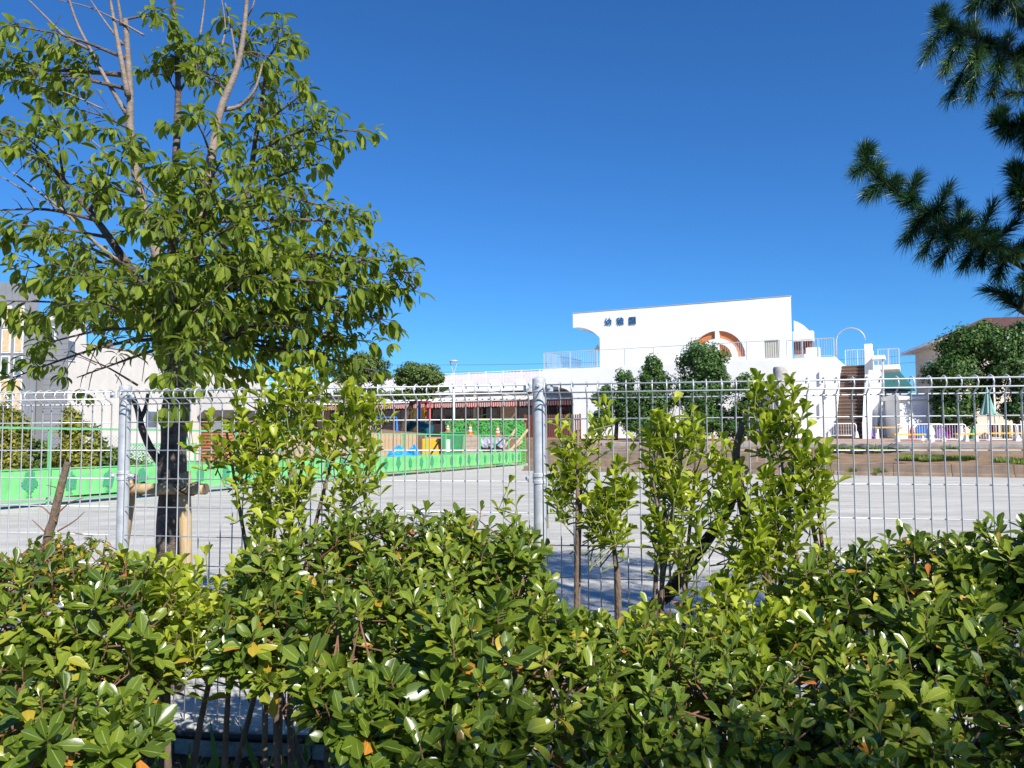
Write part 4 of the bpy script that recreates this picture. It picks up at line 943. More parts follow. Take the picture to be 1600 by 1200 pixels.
# ================================================================== FAR TREES
M_bark = mat('bark', (0.11, 0.085, 0.065), 0.9, 0.3, 14, 0.8, 45, spec=0.15, stretch=(1, 1, 0.35))
ML_dark = leaf_mat('dark_leaf', [(0, (0.018, 0.05, 0.012)), (0.6, (0.045, 0.10, 0.018)), (1, (0.12, 0.17, 0.03))], 0.5, 0.3, 0.2, (0.15, 0.25, 0.03), midrib=0)
ML_round = leaf_mat('clipped_leaf', [(0, (0.02, 0.06, 0.014)), (0.6, (0.05, 0.11, 0.022)), (1, (0.11, 0.18, 0.035))], 0.45, 0.4, 0.2, (0.15, 0.25, 0.03), midrib=0)
ML_yel = leaf_mat('yellowish_leaf', [(0, (0.07, 0.10, 0.015)), (0.6, (0.19, 0.20, 0.03)), (1, (0.42, 0.28, 0.03))], 0.5, 0.3, 0.3, (0.4, 0.4, 0.05), midrib=0)
ML_pine = leaf_mat('pine_tuft', [(0, (0.03, 0.06, 0.015)), (0.6, (0.075, 0.12, 0.025)), (1, (0.15, 0.19, 0.04))], 0.55, 0.3, 0.15, (0.15, 0.25, 0.03), midrib=0)
def crown_mesh(blobs, n, size, m, base, clump=0.42, nclump=26, aspect=0.55, flat=0.0):
    C = []; OUT = []; tot = sum(b_[1][0]*b_[1][1]+b_[1][1]*b_[1][2]+b_[1][0]*b_[1][2] for b_ in blobs)
    for c, r in blobs:
        c = np.array(c); r = np.array(r); share = (r[0]*r[1]+r[1]*r[2]+r[0]*r[2])/tot; k = int(n*share); nc = max(5, int(nclump*(0.6+share)))
        d = rng.normal(size=(nc, 3)); d /= np.linalg.norm(d, axis=1, keepdims=True); cc = d*(0.55+0.37*rng.random((nc, 1)))
        cr = clump*(0.6+0.8*rng.random(nc))
        idx = rng.integers(0, nc, k); q = rng.normal(size=(k, 3)); q /= np.linalg.norm(q, axis=1, keepdims=True); q *= (rng.random((k, 1))**0.45)
        p = cc[idx]+q*cr[idx][:, None]
        C.append(c+p*r); OUT.append(p/np.maximum(np.linalg.norm(p, axis=1, keepdims=True), 1e-3)*0.6+q)
    P = np.concatenate(C); O = np.concatenate(OUT); k = len(P)
    nrm = O+rng.normal(size=(k, 3))*0.7+np.array([0, -0.1, 0.35]); d = rng.normal(size=(k, 3)); d[:, 2] *= (1-flat)
    Fr = frames(np.cross(nrm, d), nrm); S = size*(0.6+0.8*rng.random(k))
    L = np.array([(0, 0, 0), (-0.5*aspect, 0.5, 0.08), (0, 1, -0.08), (0.5*aspect, 0.5, 0.08)])
    W = np.einsum('nij,vj->nvi', Fr, L)*S[:, None, None]+(P-np.array(base))[:, None, :]
    lv = np.repeat(np.clip(rng.normal(0.5, 0.2, k), 0, 1), 4); uv = np.tile(np.array([(0.5, 0), (0, .5), (.5, 1), (1, .5)]), (k, 1))
    return fast_mesh('crown', W.reshape(-1, 3), np.arange(k*4).reshape(-1, 4), m, lv, uv)
def far_tree(name, label, base, trunk, blobs, n, size, m, cat='tree', r=(0.14, 0.05), limbs=6, group=None, **kw):
    t = thing(name, label, cat, base, 0, group); b0 = Vector(base)
    tp = bez([Vector(p)-b0 for p in trunk], 4); k = len(tp)
    ob('trunk', MB().tube(tp, [r[0]+(r[1]-r[0])*i/(k-1) for i in range(k)], 9), M_bark, t, True)
    for i in range(limbs):
        c, rad = blobs[i % len(blobs)]; e_ = Vector(c)-b0+Vector((rng.normal()*rad[0]*.4, rng.normal()*rad[1]*.4, rng.normal()*rad[2]*.3)); s_ = tp[int(k*(0.55+0.4*random.random()))-1]
        ob('limb', MB().tube(bez([s_, s_.lerp(e_, .5)+rv()*0.1, e_], 3), [r[1]*1.1+(0.012-r[1]*1.1)*j/6 for j in range(7)], 6), M_bark, t, True)
    ob('crown', crown_mesh(blobs, int(n*1.9), size*1.15, m, base, **{**dict(nclump=40), **kw}), None, t); return t
def pb(px, py, D, rx, ry, rz): 
    p = U(px, py, D); return ((p.x, p.y, p.z), (rx, ry, rz))
def onpath(px, D): return path_pt(px, D)-Vector((0, 0, 0.03))
# in front of the kindergarten
def bankpt(px, v): u = FPL(px, 690, v)[0]; return FW(u, v, (zpath(v)-0.04) if v > 5.6 else bankz(v)-0.02)
q = bankpt(1098, 11); D_ = q.y
far_tree('clipped_round_tree', 'dense rounded evergreen in front of the orange arch', q, [q, U(1096, 640, D_)], [pb(1097, 572, D_, 1.45, 1.4, 1.45), pb(1090, 620, D_, 1.5, 1.4, 1.3), pb(1118, 596, D_, 1.1, 1.1, 1.2), pb(1105, 655, D_, 1.3, 1.2, .8)], 15000, 0.14, ML_round, nclump=60, clump=0.36)
q = bankpt(1018, 10.5); D_ = q.y
far_tree('pointed_tree', 'dark pointed evergreen left of the round tree', q, [q, U(1020, 600, D_)], [pb(1020, 575, D_, .55, .5, .75), pb(1021, 600, D_, 1.0, .9, .9), pb(1016, 630, D_, 1.35, 1.2, 1.0), pb(1012, 662, D_, 1.3, 1.2, .8)], 11000, 0.13, ML_dark, nclump=45)
q = bankpt(962, 10.2); D_ = q.y
far_tree('loose_shrub_tree', 'loose lighter green small tree beside the white wall', q, [q, U(968, 600, D_)], [pb(977, 600, D_, .65, .6, .9), pb(950, 622, D_, .95, .8, .7), pb(985, 640, D_, 1.3, 1.0, .9), pb(945, 655, D_, .9, .8, .6)], 7000, 0.14, ML_yel if False else ML_round, nclump=34, clump=0.36)
q = bankpt(1172, 10.4); D_ = q.y
far_tree('thin_shrub', 'thin small-leaved shrub right of the round tree', q, [q, U(1172, 600, D_)], [pb(1165, 600, D_, .7, .6, .65), pb(1190, 612, D_, .5, .5, .4), pb(1170, 640, D_, 1.0, .8, .8), pb(1160, 668, D_, .9, .7, .5)], 4200, 0.13, ML_round, nclump=30, clump=0.36)
q = bankpt(1060, 9.0); D_ = q.y
far_tree('low_hedge_bush', 'low dark bush spreading below the clipped trees', q, [q, U(1060, 665, D_)], [pb(1020, 668, D_, 1.3, .7, .55), pb(1090, 668, D_, 1.2, .7, .6), pb(1140, 670, D_, .9, .6, .5)], 5000, 0.12, ML_dark, 'bush', nclump=30)
# topiary pines on the play yard
q = gp(622, 47)
far_tree('cloud_pine', 'rounded garden pine with leaning trunk behind the play tower', q, [q, U(632, 660, 47), U(646, 625, 47), U(656, 598, 47)], [pb(655, 584, 47, 1.35, 1.2, .62), pb(668, 592, 47, .9, .9, .4), pb(636, 592, 47, .8, .8, .45), pb(640, 618, 47, 1.4, .9, .33), pb(680, 607, 47, .7, .7, .25)], 9000, 0.13, ML_pine, r=(0.2, 0.08), nclump=40)
q = gp(548, 44)
far_tree('cloud_pine', 'garden pine partly hidden by the cherry crown', q, [q, U(552, 640, 44), U(562, 600, 44)], [pb(566, 572, 44, 1.4, 1.1, .7), pb(545, 588, 44, 1.1, 1.0, .5), pb(590, 588, 44, .7, .7, .35), pb(560, 615, 44, 1.2, .9, .35)], 8500, 0.13, ML_pine, r=(0.18, 0.07), nclump=40)
# dark trees by the house
q = onpath(1497, 42)
far_tree('dark_conifer', 'tall dark evergreen in front of the cream house', q, [q, U(1500, 600, 42), U(1505, 545, 42)], [pb(1505, 545, 42, 1.25, 1.2, 1.3), pb(1490, 580, 42, 1.4, 1.3, 1.0), pb(1530, 530, 42, 1.2, 1.2, .9), pb(1500, 620, 42, 1.4, 1.2, .9), pb(1490, 650, 42, 1.1, 1.0, .7), pb(1545, 600, 42.5, .8, .9, .9)], 15000, 0.15, ML_dark, r=(0.2, 0.07), nclump=55)
q = onpath(1590, 41)
far_tree('dark_conifer', 'spreading evergreen at the right edge in front of the cream house', q, [q, U(1585, 620, 41), U(1580, 560, 41)], [pb(1572, 540, 41, 1.2, 1.2, .9), pb(1610, 530, 41, 1.3, 1.2, 1.0), pb(1585, 575, 41, 1.3, 1.2, .7), pb(1612, 610, 41, 1.3, 1.2, .9), pb(1590, 640, 41, .8, 1.0, .5)], 12000, 0.15, ML_round, r=(0.2, 0.07), nclump=55)
for px, D, s_, lab in ((1412, 62, 1.5, 'distant bush in the gap beside the shed'), (1330, 66, 1.4, 'distant bush behind the stair landing')):
    p = U(px, 645, D); q = Vector((p.x, D, zpath(30))); far_tree('distant_bush', lab, q, [q, q+Vector((0, 0, 1.2))], [((q.x, q.y, q.z+1.6), (s_, s_, 1.2)), ((q.x+1, q.y, q.z+1.1), (s_, s_, 1.0))], 3000, 0.18, ML_dark, 'bush')
# yellowing shrubs by the chain-link fence
for px, D, w_, ztop, lab in ((18, 20.6, .55, 628, 'tall yellowing shrub at the left edge behind the barrier'), (118, 20.8, .75, 640, 'broad yellowing shrub between the grey posts'), (165, 21.2, .5, 690, 'low yellowing shrub beside the taped grey post'), (70, 21.3, .6, 690, 'low green-yellow shrub behind the barrier')):
    p = gp(px, D); zt = U(px, ztop, D).z; h = zt-p.z
    far_tree('yellowing_shrub', lab, p, [p, p+Vector((0.05, 0, h*.6))], [((p.x, D, p.z+h*.33), (w_, .4, h*.33)), ((p.x+.1, D, p.z+h*.62), (w_*.75, .35, h*.28)), ((p.x-.15, D, p.z+h*.82), (w_*.45, .3, h*.2))], int(1800+2600*w_), 0.09, ML_yel if ztop < 660 else ML_pine, 'shrub', r=(0.03, 0.012), nclump=30, clump=.3)
p = gp(120, 22.6); b = [((gp(x, 22.8).x, 22.8, gz(22)+.55), (1.0, .35, .5)) for x in (-20, 60, 130, 190)]
far_tree('clipped_hedge', 'olive green hedge along the foot of the chain-link fence', gp(90, 22.8), [gp(90, 22.8), gp(90, 22.8)+Vector((0, 0, .5))], b, 7000, 0.08, ML_pine, 'hedge', r=(0.03, 0.012), nclump=30)
for k, (px, D, w_, h) in enumerate(((300, 60, 2.2, 4.2), (420, 64, 2.4, 4.4), (360, 70, 2.5, 5.0))):
    p = gp(px, D); far_tree('distant_tree', ('distant green tree left of the log cabin', 'distant green tree right of the log cabin', 'distant tree behind the log cabin')[k], p, [p, p+Vector((0, 0, h*.6))], [((p.x, D, p.z+h*.65), (w_, w_, h*.34)), ((p.x+1, D, p.z+h*.5), (w_*.8, w_*.8, h*.25))], 3500, 0.2, ML_dark)

# ================================================================== MESH FENCE NEAR THE CAMERA
MF = thing('mesh_fence', 'galvanised wire mesh fence with rolled top along the hedge', 'fence', (F0.x, F0.y, 0), FANG)
T0, T1 = -1.385-0.9, 4.078+0.9; ZT = 1.585; ZB = 0.215
# vertical wire, curled over at the top towards the near side
W0 = [(0, 0, ZB), (0, 0, 0.8), (0, 0, ZT-0.066), (0, -0.012, ZT-0.056), (0, -0.038, ZT-0.044), (0, -0.046, ZT-0.028), (0, -0.036, ZT-0.010), (0, -0.016, ZT-0.003), (0, 0.004, ZT-0.008), (0, 0.010, ZT-0.022)]
wm = MB().tube(W0, 0.0027, 6).mesh('vertical_wire'); wm.materials.append(M_wire); wm.polygons.foreach_set('use_smooth', [True]*len(wm.polygons))
PST = [-1.385, 0.436, 2.257, 4.078]
M_galvp = mat('galvanised_post', (0.50, 0.52, 0.54), 0.5, 0.13, 30, 0.05, 150, metal=0.25, spec=0.4, c2=(0.38, 0.40, 0.43))
pmesh = MB().lathe([(0.0243, -0.12), (0.0243, ZT+0.0)], 24).mesh('post'); pmesh.materials.append(M_galvp); pmesh.polygons.foreach_set('use_smooth', [True]*len(pmesh.polygons)); pmesh.set_sharp_from_angle(angle=R(40))
cap = MB().lathe([(0.0255, ZT-0.038), (0.0265, ZT-0.036), (0.0265, ZT+0.008), (0.0255, ZT+0.014), (0.014, ZT+0.019), (0.002, ZT+0.020)], 24).mesh('cap'); cap.materials.append(M_galv)
col_ = MB().lathe([(0.0252, -0.008), (0.0275, -0.006), (0.0275, 0.006), (0.0252, 0.008)], 20).mesh('clamp_ring'); col_.materials.append(M_galv)
bolt = MB().lathe([(0.0, -0.012), (0.0085, -0.012), (0.0085, 0.004), (0.005, 0.008)], 10).mesh('bolt')
bolt.materials.append(M_galv)
arm = MB().bbox(0.0, 0.034, -0.007, 0.007, -0.015, 0.015, 0.004).mesh('clamp_arm'); arm.materials.append(M_galv)
for t in PST:
    o = ob('post', pmesh, None, MF); o.location = (t, 0.035, 0)
    c = ob('cap', cap, None, o)
    bo = ob('bolt', bolt, None, o); bo.location = (0, -0.027, ZT-0.014); bo.rotation_euler = (R(90), 0, 0)
    for s_ in (-1, 1):
        a = ob('clamp_arm', arm, None, o); a.location = (0.024*s_, -0.02, ZT-0.022); a.rotation_euler = (0, 0, 0 if s_ > 0 else PI)
        bo = ob('bolt', bolt, None, o); bo.location = (0.042*s_, -0.029, ZT-0.022); bo.rotation_euler = (R(90), 0, 0)
    for z in (1.225, 0.78, 0.34):
        k = ob('clamp_ring', col_, None, o); k.location = (0, 0, z); k = ob('clamp_ring', col_, None, o); k.location = (0, 0, z-0.026)
        for s_ in (-1, 1):
            a = ob('clamp_arm', arm, None, o); a.location = (0.024*s_, -0.008, z-0.013); a.rotation_euler = (0, 0, 0 if s_ > 0 else PI); a.scale = (.9, .6, .45)
            bo = ob('bolt', bolt, None, o); bo.location = (0.045*s_, -0.012, z-0.013); bo.rotation_euler = (R(90), 0, 0)
ends = [T0]+PST+[T1]
for i in range(5):
    a, b_ = ends[i]+(0.036 if i else 0), ends[i+1]-(0.036 if i < 4 else 0)
    pnl = ob('mesh_panel', MB().tube([(a, -0.0, ZT-0.066), (b_, -0.0, ZT-0.066)], 0.0028, 6), M_wire, MF, True)
    for (y, z) in ((-0.044, ZT-0.045), (-0.040, ZT-0.014), (0.004, ZT-0.012)): ob('rolled_edge_wire', MB().tube([(a, y, z), (b_, y, z)], 0.0028, 6), M_wire, pnl, True)
    z = 1.441
    while z > ZB:
        ob('horizontal_wire', MB().tube([(a, 0.0052, z), (b_, 0.0052, z)], 0.0024, 6), M_wire, pnl, True); z -= 0.12
    n = round((b_-a)/0.05)
    for k in range(n+1):
        o = ob('vertical_wire', wm, None, pnl); o.location = (a+(b_-a)*k/n, 0, 0); o.rotation_euler = (rng.normal()*0.0015, rng.normal()*0.0015, 0)
# kerb under the fence, with a black hose lying on it
KB = thing('fence_kerb', 'pale concrete kerb below the wire mesh fence', 'kerb', (F0.x, F0.y, 0), FANG); M_kerb = mat('kerb_concrete', (0.52, 0.50, 0.46), 0.9, 0.25, 7, 0.5, 60)
n = 12; L_ = (T1-T0)/n
km = MB().bbox(0.004, L_-0.004, -0.035, 0.11, -0.25, 0.205, 0.012).mesh('kerb_block'); km.materials.append(M_kerb)
for i in range(n): o = ob('kerb_block', km, None, KB); o.location = (T0+i*L_, 0, 0)
hp_ = [(T0+(T1-T0)*i/30, -0.052+0.014*math.sin(i*0.9), 0.187+0.006*math.sin(i*1.3)) for i in range(31)]
o = ob('drip_hose', MB().tube(bez(hp_, 3), 0.0165, 10), mat('black_rubber', (0.012, 0.012, 0.013), 0.45), None, True); o.location = (F0.x, F0.y, 0); o.rotation_euler = (0, 0, FANG); tag(o, 'black rubber hose lying along the kerb edge', 'hose')

# ================================================================== CHERRY TREE
M_cbark = mat('cherry_bark', (0.16, 0.125, 0.105), 0.8, 0.3, 10, 0.7, 60, spec=0.3, stretch=(1, 1, 2.5), c2=(0.05, 0.038, 0.03))
M_cbark2 = mat('pale_branch_bark', (0.25, 0.20, 0.165), 0.7, 0.2, 14, 0.4, 70, spec=0.3, stretch=(1, 1, 2))
ML_cherry = leaf_mat('cherry_leaf', [(0, (0.06, 0.105, 0.012)), (0.5, (0.15, 0.215, 0.018)), (0.85, (0.25, 0.32, 0.032)), (0.955, (0.30, 0.35, 0.04)), (0.975, (0.5, 0.25, 0.05)), (1, (0.35, 0.13, 0.04))], 0.42, 0.45, 0.34, (0.42, 0.55, 0.03), veins=0.55, midrib=0.35)
CD = 4.5
CT = thing('cherry_tree', 'leafy cherry tree with bare upper twigs left of the kindergarten', 'tree', (U(266, 900, CD).x, CD, gz(CD)))
cb = Vector(CT.location)
def cpt(px, py, dd=0): return U(px, py, CD+dd)-cb
tp = bez([(0, 0, -0.05), cpt(267, 820), cpt(269, 740), cpt(273, 660), cpt(278, 600), cpt(281, 555)], 5)
k = len(tp); rad = [0.092, 0.085, 0.08]+[0.074+0.006*math.sin(i*1.1) for i in range(k-3)]
ob('trunk', MB().tube(tp, rad, 16), M_cbark, CT, True)
def limb(pts, r0, r1, m=M_cbark, n=5, sides=8, name='branch'):
    q = bez(pts, n); k = len(q); ob(name, MB().tube(q, [r0+(r1-r0)*(i/(k-1))**0.8 for i in range(k)], sides), m, CT, True); return q
# leading stems
stems = []
stems.append(limb([cpt(281, 558), cpt(262, 500), cpt(255, 430, .05), cpt(225, 330, .1), cpt(205, 220, .12), cpt(203, 140, .12), cpt(196, 30, .12)], 0.05, 0.015, M_cbark2, sides=10))
stems.append(limb([cpt(283, 558), cpt(292, 490, -.1), cpt(300, 420, -.15), cpt(322, 300, -.1), cpt(332, 235, -.05), cpt(345, 170, 0), cpt(372, 100, .05), cpt(384, 20, .1), cpt(388, -60, .1)], 0.05, 0.009, M_cbark2, sides=10))
stems.append(limb([cpt(280, 555), cpt(272, 470, .2), cpt(270, 380, .3), cpt(275, 250, .4), cpt(278, 120, .45), cpt(270, -20, .5)], 0.05, 0.012, sides=10))
stems.append(limb([cpt(284, 556), cpt(310, 500, .2), cpt(345, 400, .35), cpt(385, 300, .4), cpt(402, 200, .4), cpt(420, 90, .4)], 0.04, 0.01))
stems.append(limb([cpt(280, 556), cpt(240, 480, -.1), cpt(190, 400, -.2), cpt(140, 330, -.25), cpt(80, 260, -.3)], 0.042, 0.012))
# bare pale twigs above the crown
for pts, r0 in (([(198, 178), (168, 128), (140, 75), (118, 30), (100, -30)], .017), ([(138, 76), (104, 58), (70, 25), (35, -10)], .012), ([(200, 150), (185, 70), (176, 20), (165, -40)], .02), ([(190, 40), (186, 10), (178, -30)], .014), ([(192, 70), (165, 35), (135, -10)], .010),
                ([(225, 55), (180, 30), (135, 10), (90, 0)], .007), ([(345, 172), (375, 165), (398, 140), (410, 100)], .016), ([(313, 55), (318, 20), (322, -20)], .008), ([(347, 72), (352, 40), (345, -10)], .008), ([(370, 100), (362, 50), (352, 5)], .010), ([(384, 30), (395, 10), (402, -20)], .007),
                ([(160, 170), (90, 140), (28, 130), (5, 105)], .006), ([(200, 420), (150, 380), (100, 330), (60, 300), (20, 270)], .016), ([(110, 340), (80, 320), (50, 310)], .006), ([(250, 310), (190, 260), (130, 210), (70, 185)], .008), ([(62, 85), (80, 50), (96, 22)], .005), ([(30, 155), (20, 130), (9, 100)], .005),
                ([(215, 602), (170, 575), (140, 562), (105, 545)], .008), ([(150, 570), (130, 560), (112, 556)], .004), ([(160, 575), (140, 548), (128, 540)], .004), ([(180, 585), (190, 600), (182, 615)], .004), ([(40, 300), (25, 290), (0, 275)], .008)):
    limb([cpt(x, y, .05+.1*random.random()) for x, y in pts], r0, r0*.35, M_cbark2 if r0 > .005 else M_cbark, 4, 6, 'bare_twig')
# sawn stub and the low forked shoot
limb([cpt(252, 725), cpt(235, 700, -.05), cpt(222, 670, -.08), cpt(215, 640, -.08), cpt(204, 612, -.08)], 0.026, 0.015); limb([cpt(220, 655, -.08), cpt(228, 635, -.08), cpt(231, 615, -.08)], 0.014, 0.009)
# leaf-bearing limbs: end points of the crown, with depth
LIMB = [(20, 40, -.2), (10, 110, 0), (60, 130, .3), (0, 200, -.3), (40, 215, -.5), (90, 200, -.4), (120, 170, .2), (-40, 120, .2), (-60, 260, .2), (-30, 330, -.2), (20, 350, -.4), (60, 370, -.6), (30, 420, .2), (10, 470, -.5), (110, 430, -.7), (150, 470, -.8), (60, 540, -.3), (20, 590, -.2), (120, 590, .1), (60, 500, .4), (180, 440, -.7), (130, 520, .5), (190, 250, -.5), (150, 300, -.5), (215, 330, -.7), (240, 260, -.6), (180, 200, -.2),
        (265, 30, .2), (285, 70, .3), (300, 110, 0), (330, 80, .4), (250, 100, .4), (350, 120, .5), (300, 180, -.3), (390, 60, .2), (420, 90, .2), (450, 60, .3), (480, 140, .2), (430, 150, .5), (410, 190, .2), (360, 230, -.4), (300, 260, -.6), (330, 300, -.7), (260, 340, -.8), (380, 260, 0), (430, 240, .4), (470, 225, .1), (520, 215, .1), (560, 205, .1), (500, 255, .2), (455, 290, .2), (410, 320, -.4), (470, 330, .4), (510, 340, .3), (545, 335, .2), (572, 350, .2), (420, 380, -.5), (370, 350, -.7), (310, 400, -.8), (450, 400, -.3), (500, 400, .1), (540, 400, 0), (580, 410, 0), (620, 410, 0), (650, 425, 0), (600, 450, .1), (635, 460, .1), (560, 450, -.2), (500, 440, -.4), (440, 450, -.6), (390, 430, -.7), (330, 470, -.8), (270, 440, -.9), (560, 490, .2), (610, 500, .1), (520, 500, .3), (470, 510, -.3), (580, 535, .2), (540, 560, .2), (500, 550, .3), (590, 580, .2), (430, 540, .4), (380, 520, -.4), (350, 560, .3), (300, 570, -.8), (270, 590, -.9), (400, 580, .4), (460, 570, .3), (220, 500, -.6), (230, 410, .5), (350, 420, .5), (300, 330, .5), (200, 360, .5), (170, 540, .3), (240, 560, .6), (310, 520, .6), (420, 470, .5), (100, 290, .4), (70, 440, .5)]
CL_ = Leaves(leaf_variants('cherry', 14, lambda k, n: min(1, 0.15+0.78*k/(n-1)) if k < n-1 else 0.5))
CLv = CL_
allst = [p for s_ in stems for p in s_[3:]]
tw = MB()
def leafcluster(c, axis, nl, size):
    x_, y_, _ = proj((c.x+cb.x, c.y+cb.y, c.z+cb.z))          # openings in the crown
    if (100 < x_ < 250 and 505 < y_ < 600 and random.random() < .85) or (-20 < x_ < 70 and 255 < y_ < 325 and random.random() < .8) or (490 < x_ < 600 and 265 < y_ < 315 and random.random() < .8) or (595 < x_ < 700 and 320 < y_ < 385): return
    a0 = random.random()*6.28; ax = axis.normalized(); s_ = ax.orthogonal().normalized(); t_ = ax.cross(s_)
    for k in range(nl):
        a = a0+k*2.399; el = 0.35+0.5*random.random()
        d = ax*math.cos(el+.55)*0.9+(s_*math.cos(a)+t_*math.sin(a))*math.sin(el+.55)
        d = d+Vector((0, -0.10, -0.34-0.42*random.random())); d.normalize()
        up = Vector((0, 0, 1))+(s_*math.cos(a)+t_*math.sin(a))*0.9+Vector((0, -0.15, 0))+rv()*0.25
        pet = c+d*0.012; p0 = pet+cb
        CLv.add(p0, d, up, size*(0.72+0.5*random.random()))
for (px, py, dd) in LIMB:
    e_ = cpt(px, py, dd*1.15); cand = sorted(allst, key=lambda s_: (s_-e_).length+max(0, (s_.z-e_.z+0.05))*2.2)[:3]; s_ = random.choice(cand)
    L_ = (e_-s_).length; mid = s_.lerp(e_, .5)+Vector((0, 0, 0.06*L_))+rv()*0.05*L_
    r0 = 0.006+0.012*L_
    q = limb([s_, mid, e_], r0, 0.0028, n=6, sides=6)
    n = len(q)
    steps = max(7, int(L_*16))
    for j in range(steps):
        f = 0.30+0.70*(j+random.random()*.8)/steps; i = min(n-1, int(f*(n-1))); c0 = q[i]
        dirv = (q[min(i+1, n-1)]-q[max(i-1, 0)]).normalized()
        side = dirv.cross(rv()).normalized(); tl = 0.07+0.17*random.random()*(1.15-f*0.5)
        d = (dirv*0.55+side*0.85+Vector((0, -.05, 0.12))).normalized(); tip = c0+d*tl
        tw.tube([c0, c0+d*tl*.5+Vector((0, 0, .012)), tip], [0.0034, 0.0026, 0.0016], 5, False)
        leafcluster(tip, d, random.randint(3, 7), 0.082)
        if random.random() < .6: leafcluster(c0+d*tl*.5, d, 4, 0.072)
    leafcluster(e_, (q[-1]-q[-3]), random.randint(6, 9), 0.096)
ob('twigs', tw, M_cbark, CT, kind='stuff')
CL_.build(CT, ML_cherry, 300)
# wooden tree support: two stakes and a cross bar lashed with rope
M_stake = mat('peeled_log', (0.50, 0.36, 0.19), 0.8, 0.18, 7, 0.25, 30, stretch=(3, 3, .5)); M_endg = mat('cut_end', (0.16, 0.12, 0.08), 0.85, 0.2, 12); M_rope = mat('brown_rope', (0.14, 0.06, 0.035), 0.9)
SS = thing('tree_support', 'peeled log stakes and cross bar propping the cherry trunk', 'tree support', (cb.x, CD-0.14, gz(CD)))
sb = Vector(SS.location)
def spt(px, py, D=CD-0.17): return U(px, py, D)-sb
def stake(a, b_, r, name):
    d = (b_-a).normalized(); n = 9; pts = [a.lerp(b_, i/n) for i in range(n+1)]; o = ob(name, MB().tube(pts, [r*(1+.03*math.sin(i*2.2)) for i in range(n+1)], 14), M_stake, SS, True)
    ob('end_grain', MB().tube([b_-d*0.001, b_+d*0.004], [r*1.01, r*.96], 14), M_endg, o); return o
stake(spt(293, 1010), spt(288, 738), 0.033, 'stake'); s_ = spt(172, 1005, CD+.25); stake(s_, spt(207, 744, CD-.06), 0.031, 'stake')
stake(spt(197, 764, CD-.13), spt(321, 764, CD-.24), 0.031, 'cross_bar')
for (px, D) in ((206, CD-.12), (288, CD-.22)):
    c = spt(px, 764, D); b = MB()
    for k, tl in enumerate((-.5, .5)):
        ring_ = [c+Vector((0.05*math.cos(a)+0.012*tl, 0.085*math.sin(a)+.02, 0.05*math.cos(a)*tl*1.4)) for a in [2*PI*i/16 for i in range(17)]]; b.tube(ring_, 0.005, 5, False)
    ob('rope', b, M_rope, SS, True)

# ================================================================== THE HEDGE
M_stem = mat('shrub_stem', (0.20, 0.145, 0.105), 0.85, 0.25, 25, 0.5, 90, spec=0.2, stretch=(1, 1, .5))
M_twig = mat('reddish_twig', (0.21, 0.11, 0.065), 0.7, 0.2, 20)
M_gtwig = mat('green_twig', (0.24, 0.25, 0.08), 0.6, 0.2, 20)
GSTOP = [(0, (0.03, 0.062, 0.010)), (0.45, (0.12, 0.175, 0.016)), (0.75, (0.205, 0.255, 0.025)), (0.9, (0.29, 0.31, 0.035)), (0.94, (0.42, 0.32, 0.03)), (1, (0.52, 0.16, 0.03))]
ML_gloss = leaf_mat('glossy_leaf', GSTOP, 0.26, 0.5, 0.28, (0.35, 0.5, 0.02), midrib=0.45)
ML_euo = leaf_mat('euonymus_leaf', [(0, (0.07, 0.13, 0.010)), (0.35, (0.165, 0.235, 0.014)), (0.7, (0.30, 0.36, 0.022)), (1, (0.40, 0.44, 0.045))], 0.33, 0.45, 0.34, (0.5, 0.62, 0.03), midrib=0.35)
ML_small = leaf_mat('small_leaf', [(0, (0.05, 0.10, 0.012)), (0.6, (0.13, 0.19, 0.02)), (1, (0.42, 0.30, 0.03))], 0.4, 0.4, 0.3, (0.45, 0.5, 0.03))
VG = leaf_variants('glossy', 18, lambda k, n: (0.12+0.72*k/(n-4)) if k < n-3 else (0.91, 0.945, 0.985)[k-n+3])
VE = leaf_variants('cup', 14, lambda k, n: 0.08+0.9*k/(n-1))
VS = leaf_variants('small', 8, lambda k, n: 0.1+0.85*k/(n-1))
GAPS = [(858, 1005, 838, 965), (245, 470, 1072, 1186), (985, 1040, 850, 930), (1085, 1130, 860, 905)]
def in_gap(p, pad=0):
    x, y, d = proj((p.x, p.y, p.z)); return any(a-pad < x < b_+pad and c-pad < y < e+pad for a, b_, c, e in GAPS)
SUNB = Vector((0.15, -0.35, 0.5))
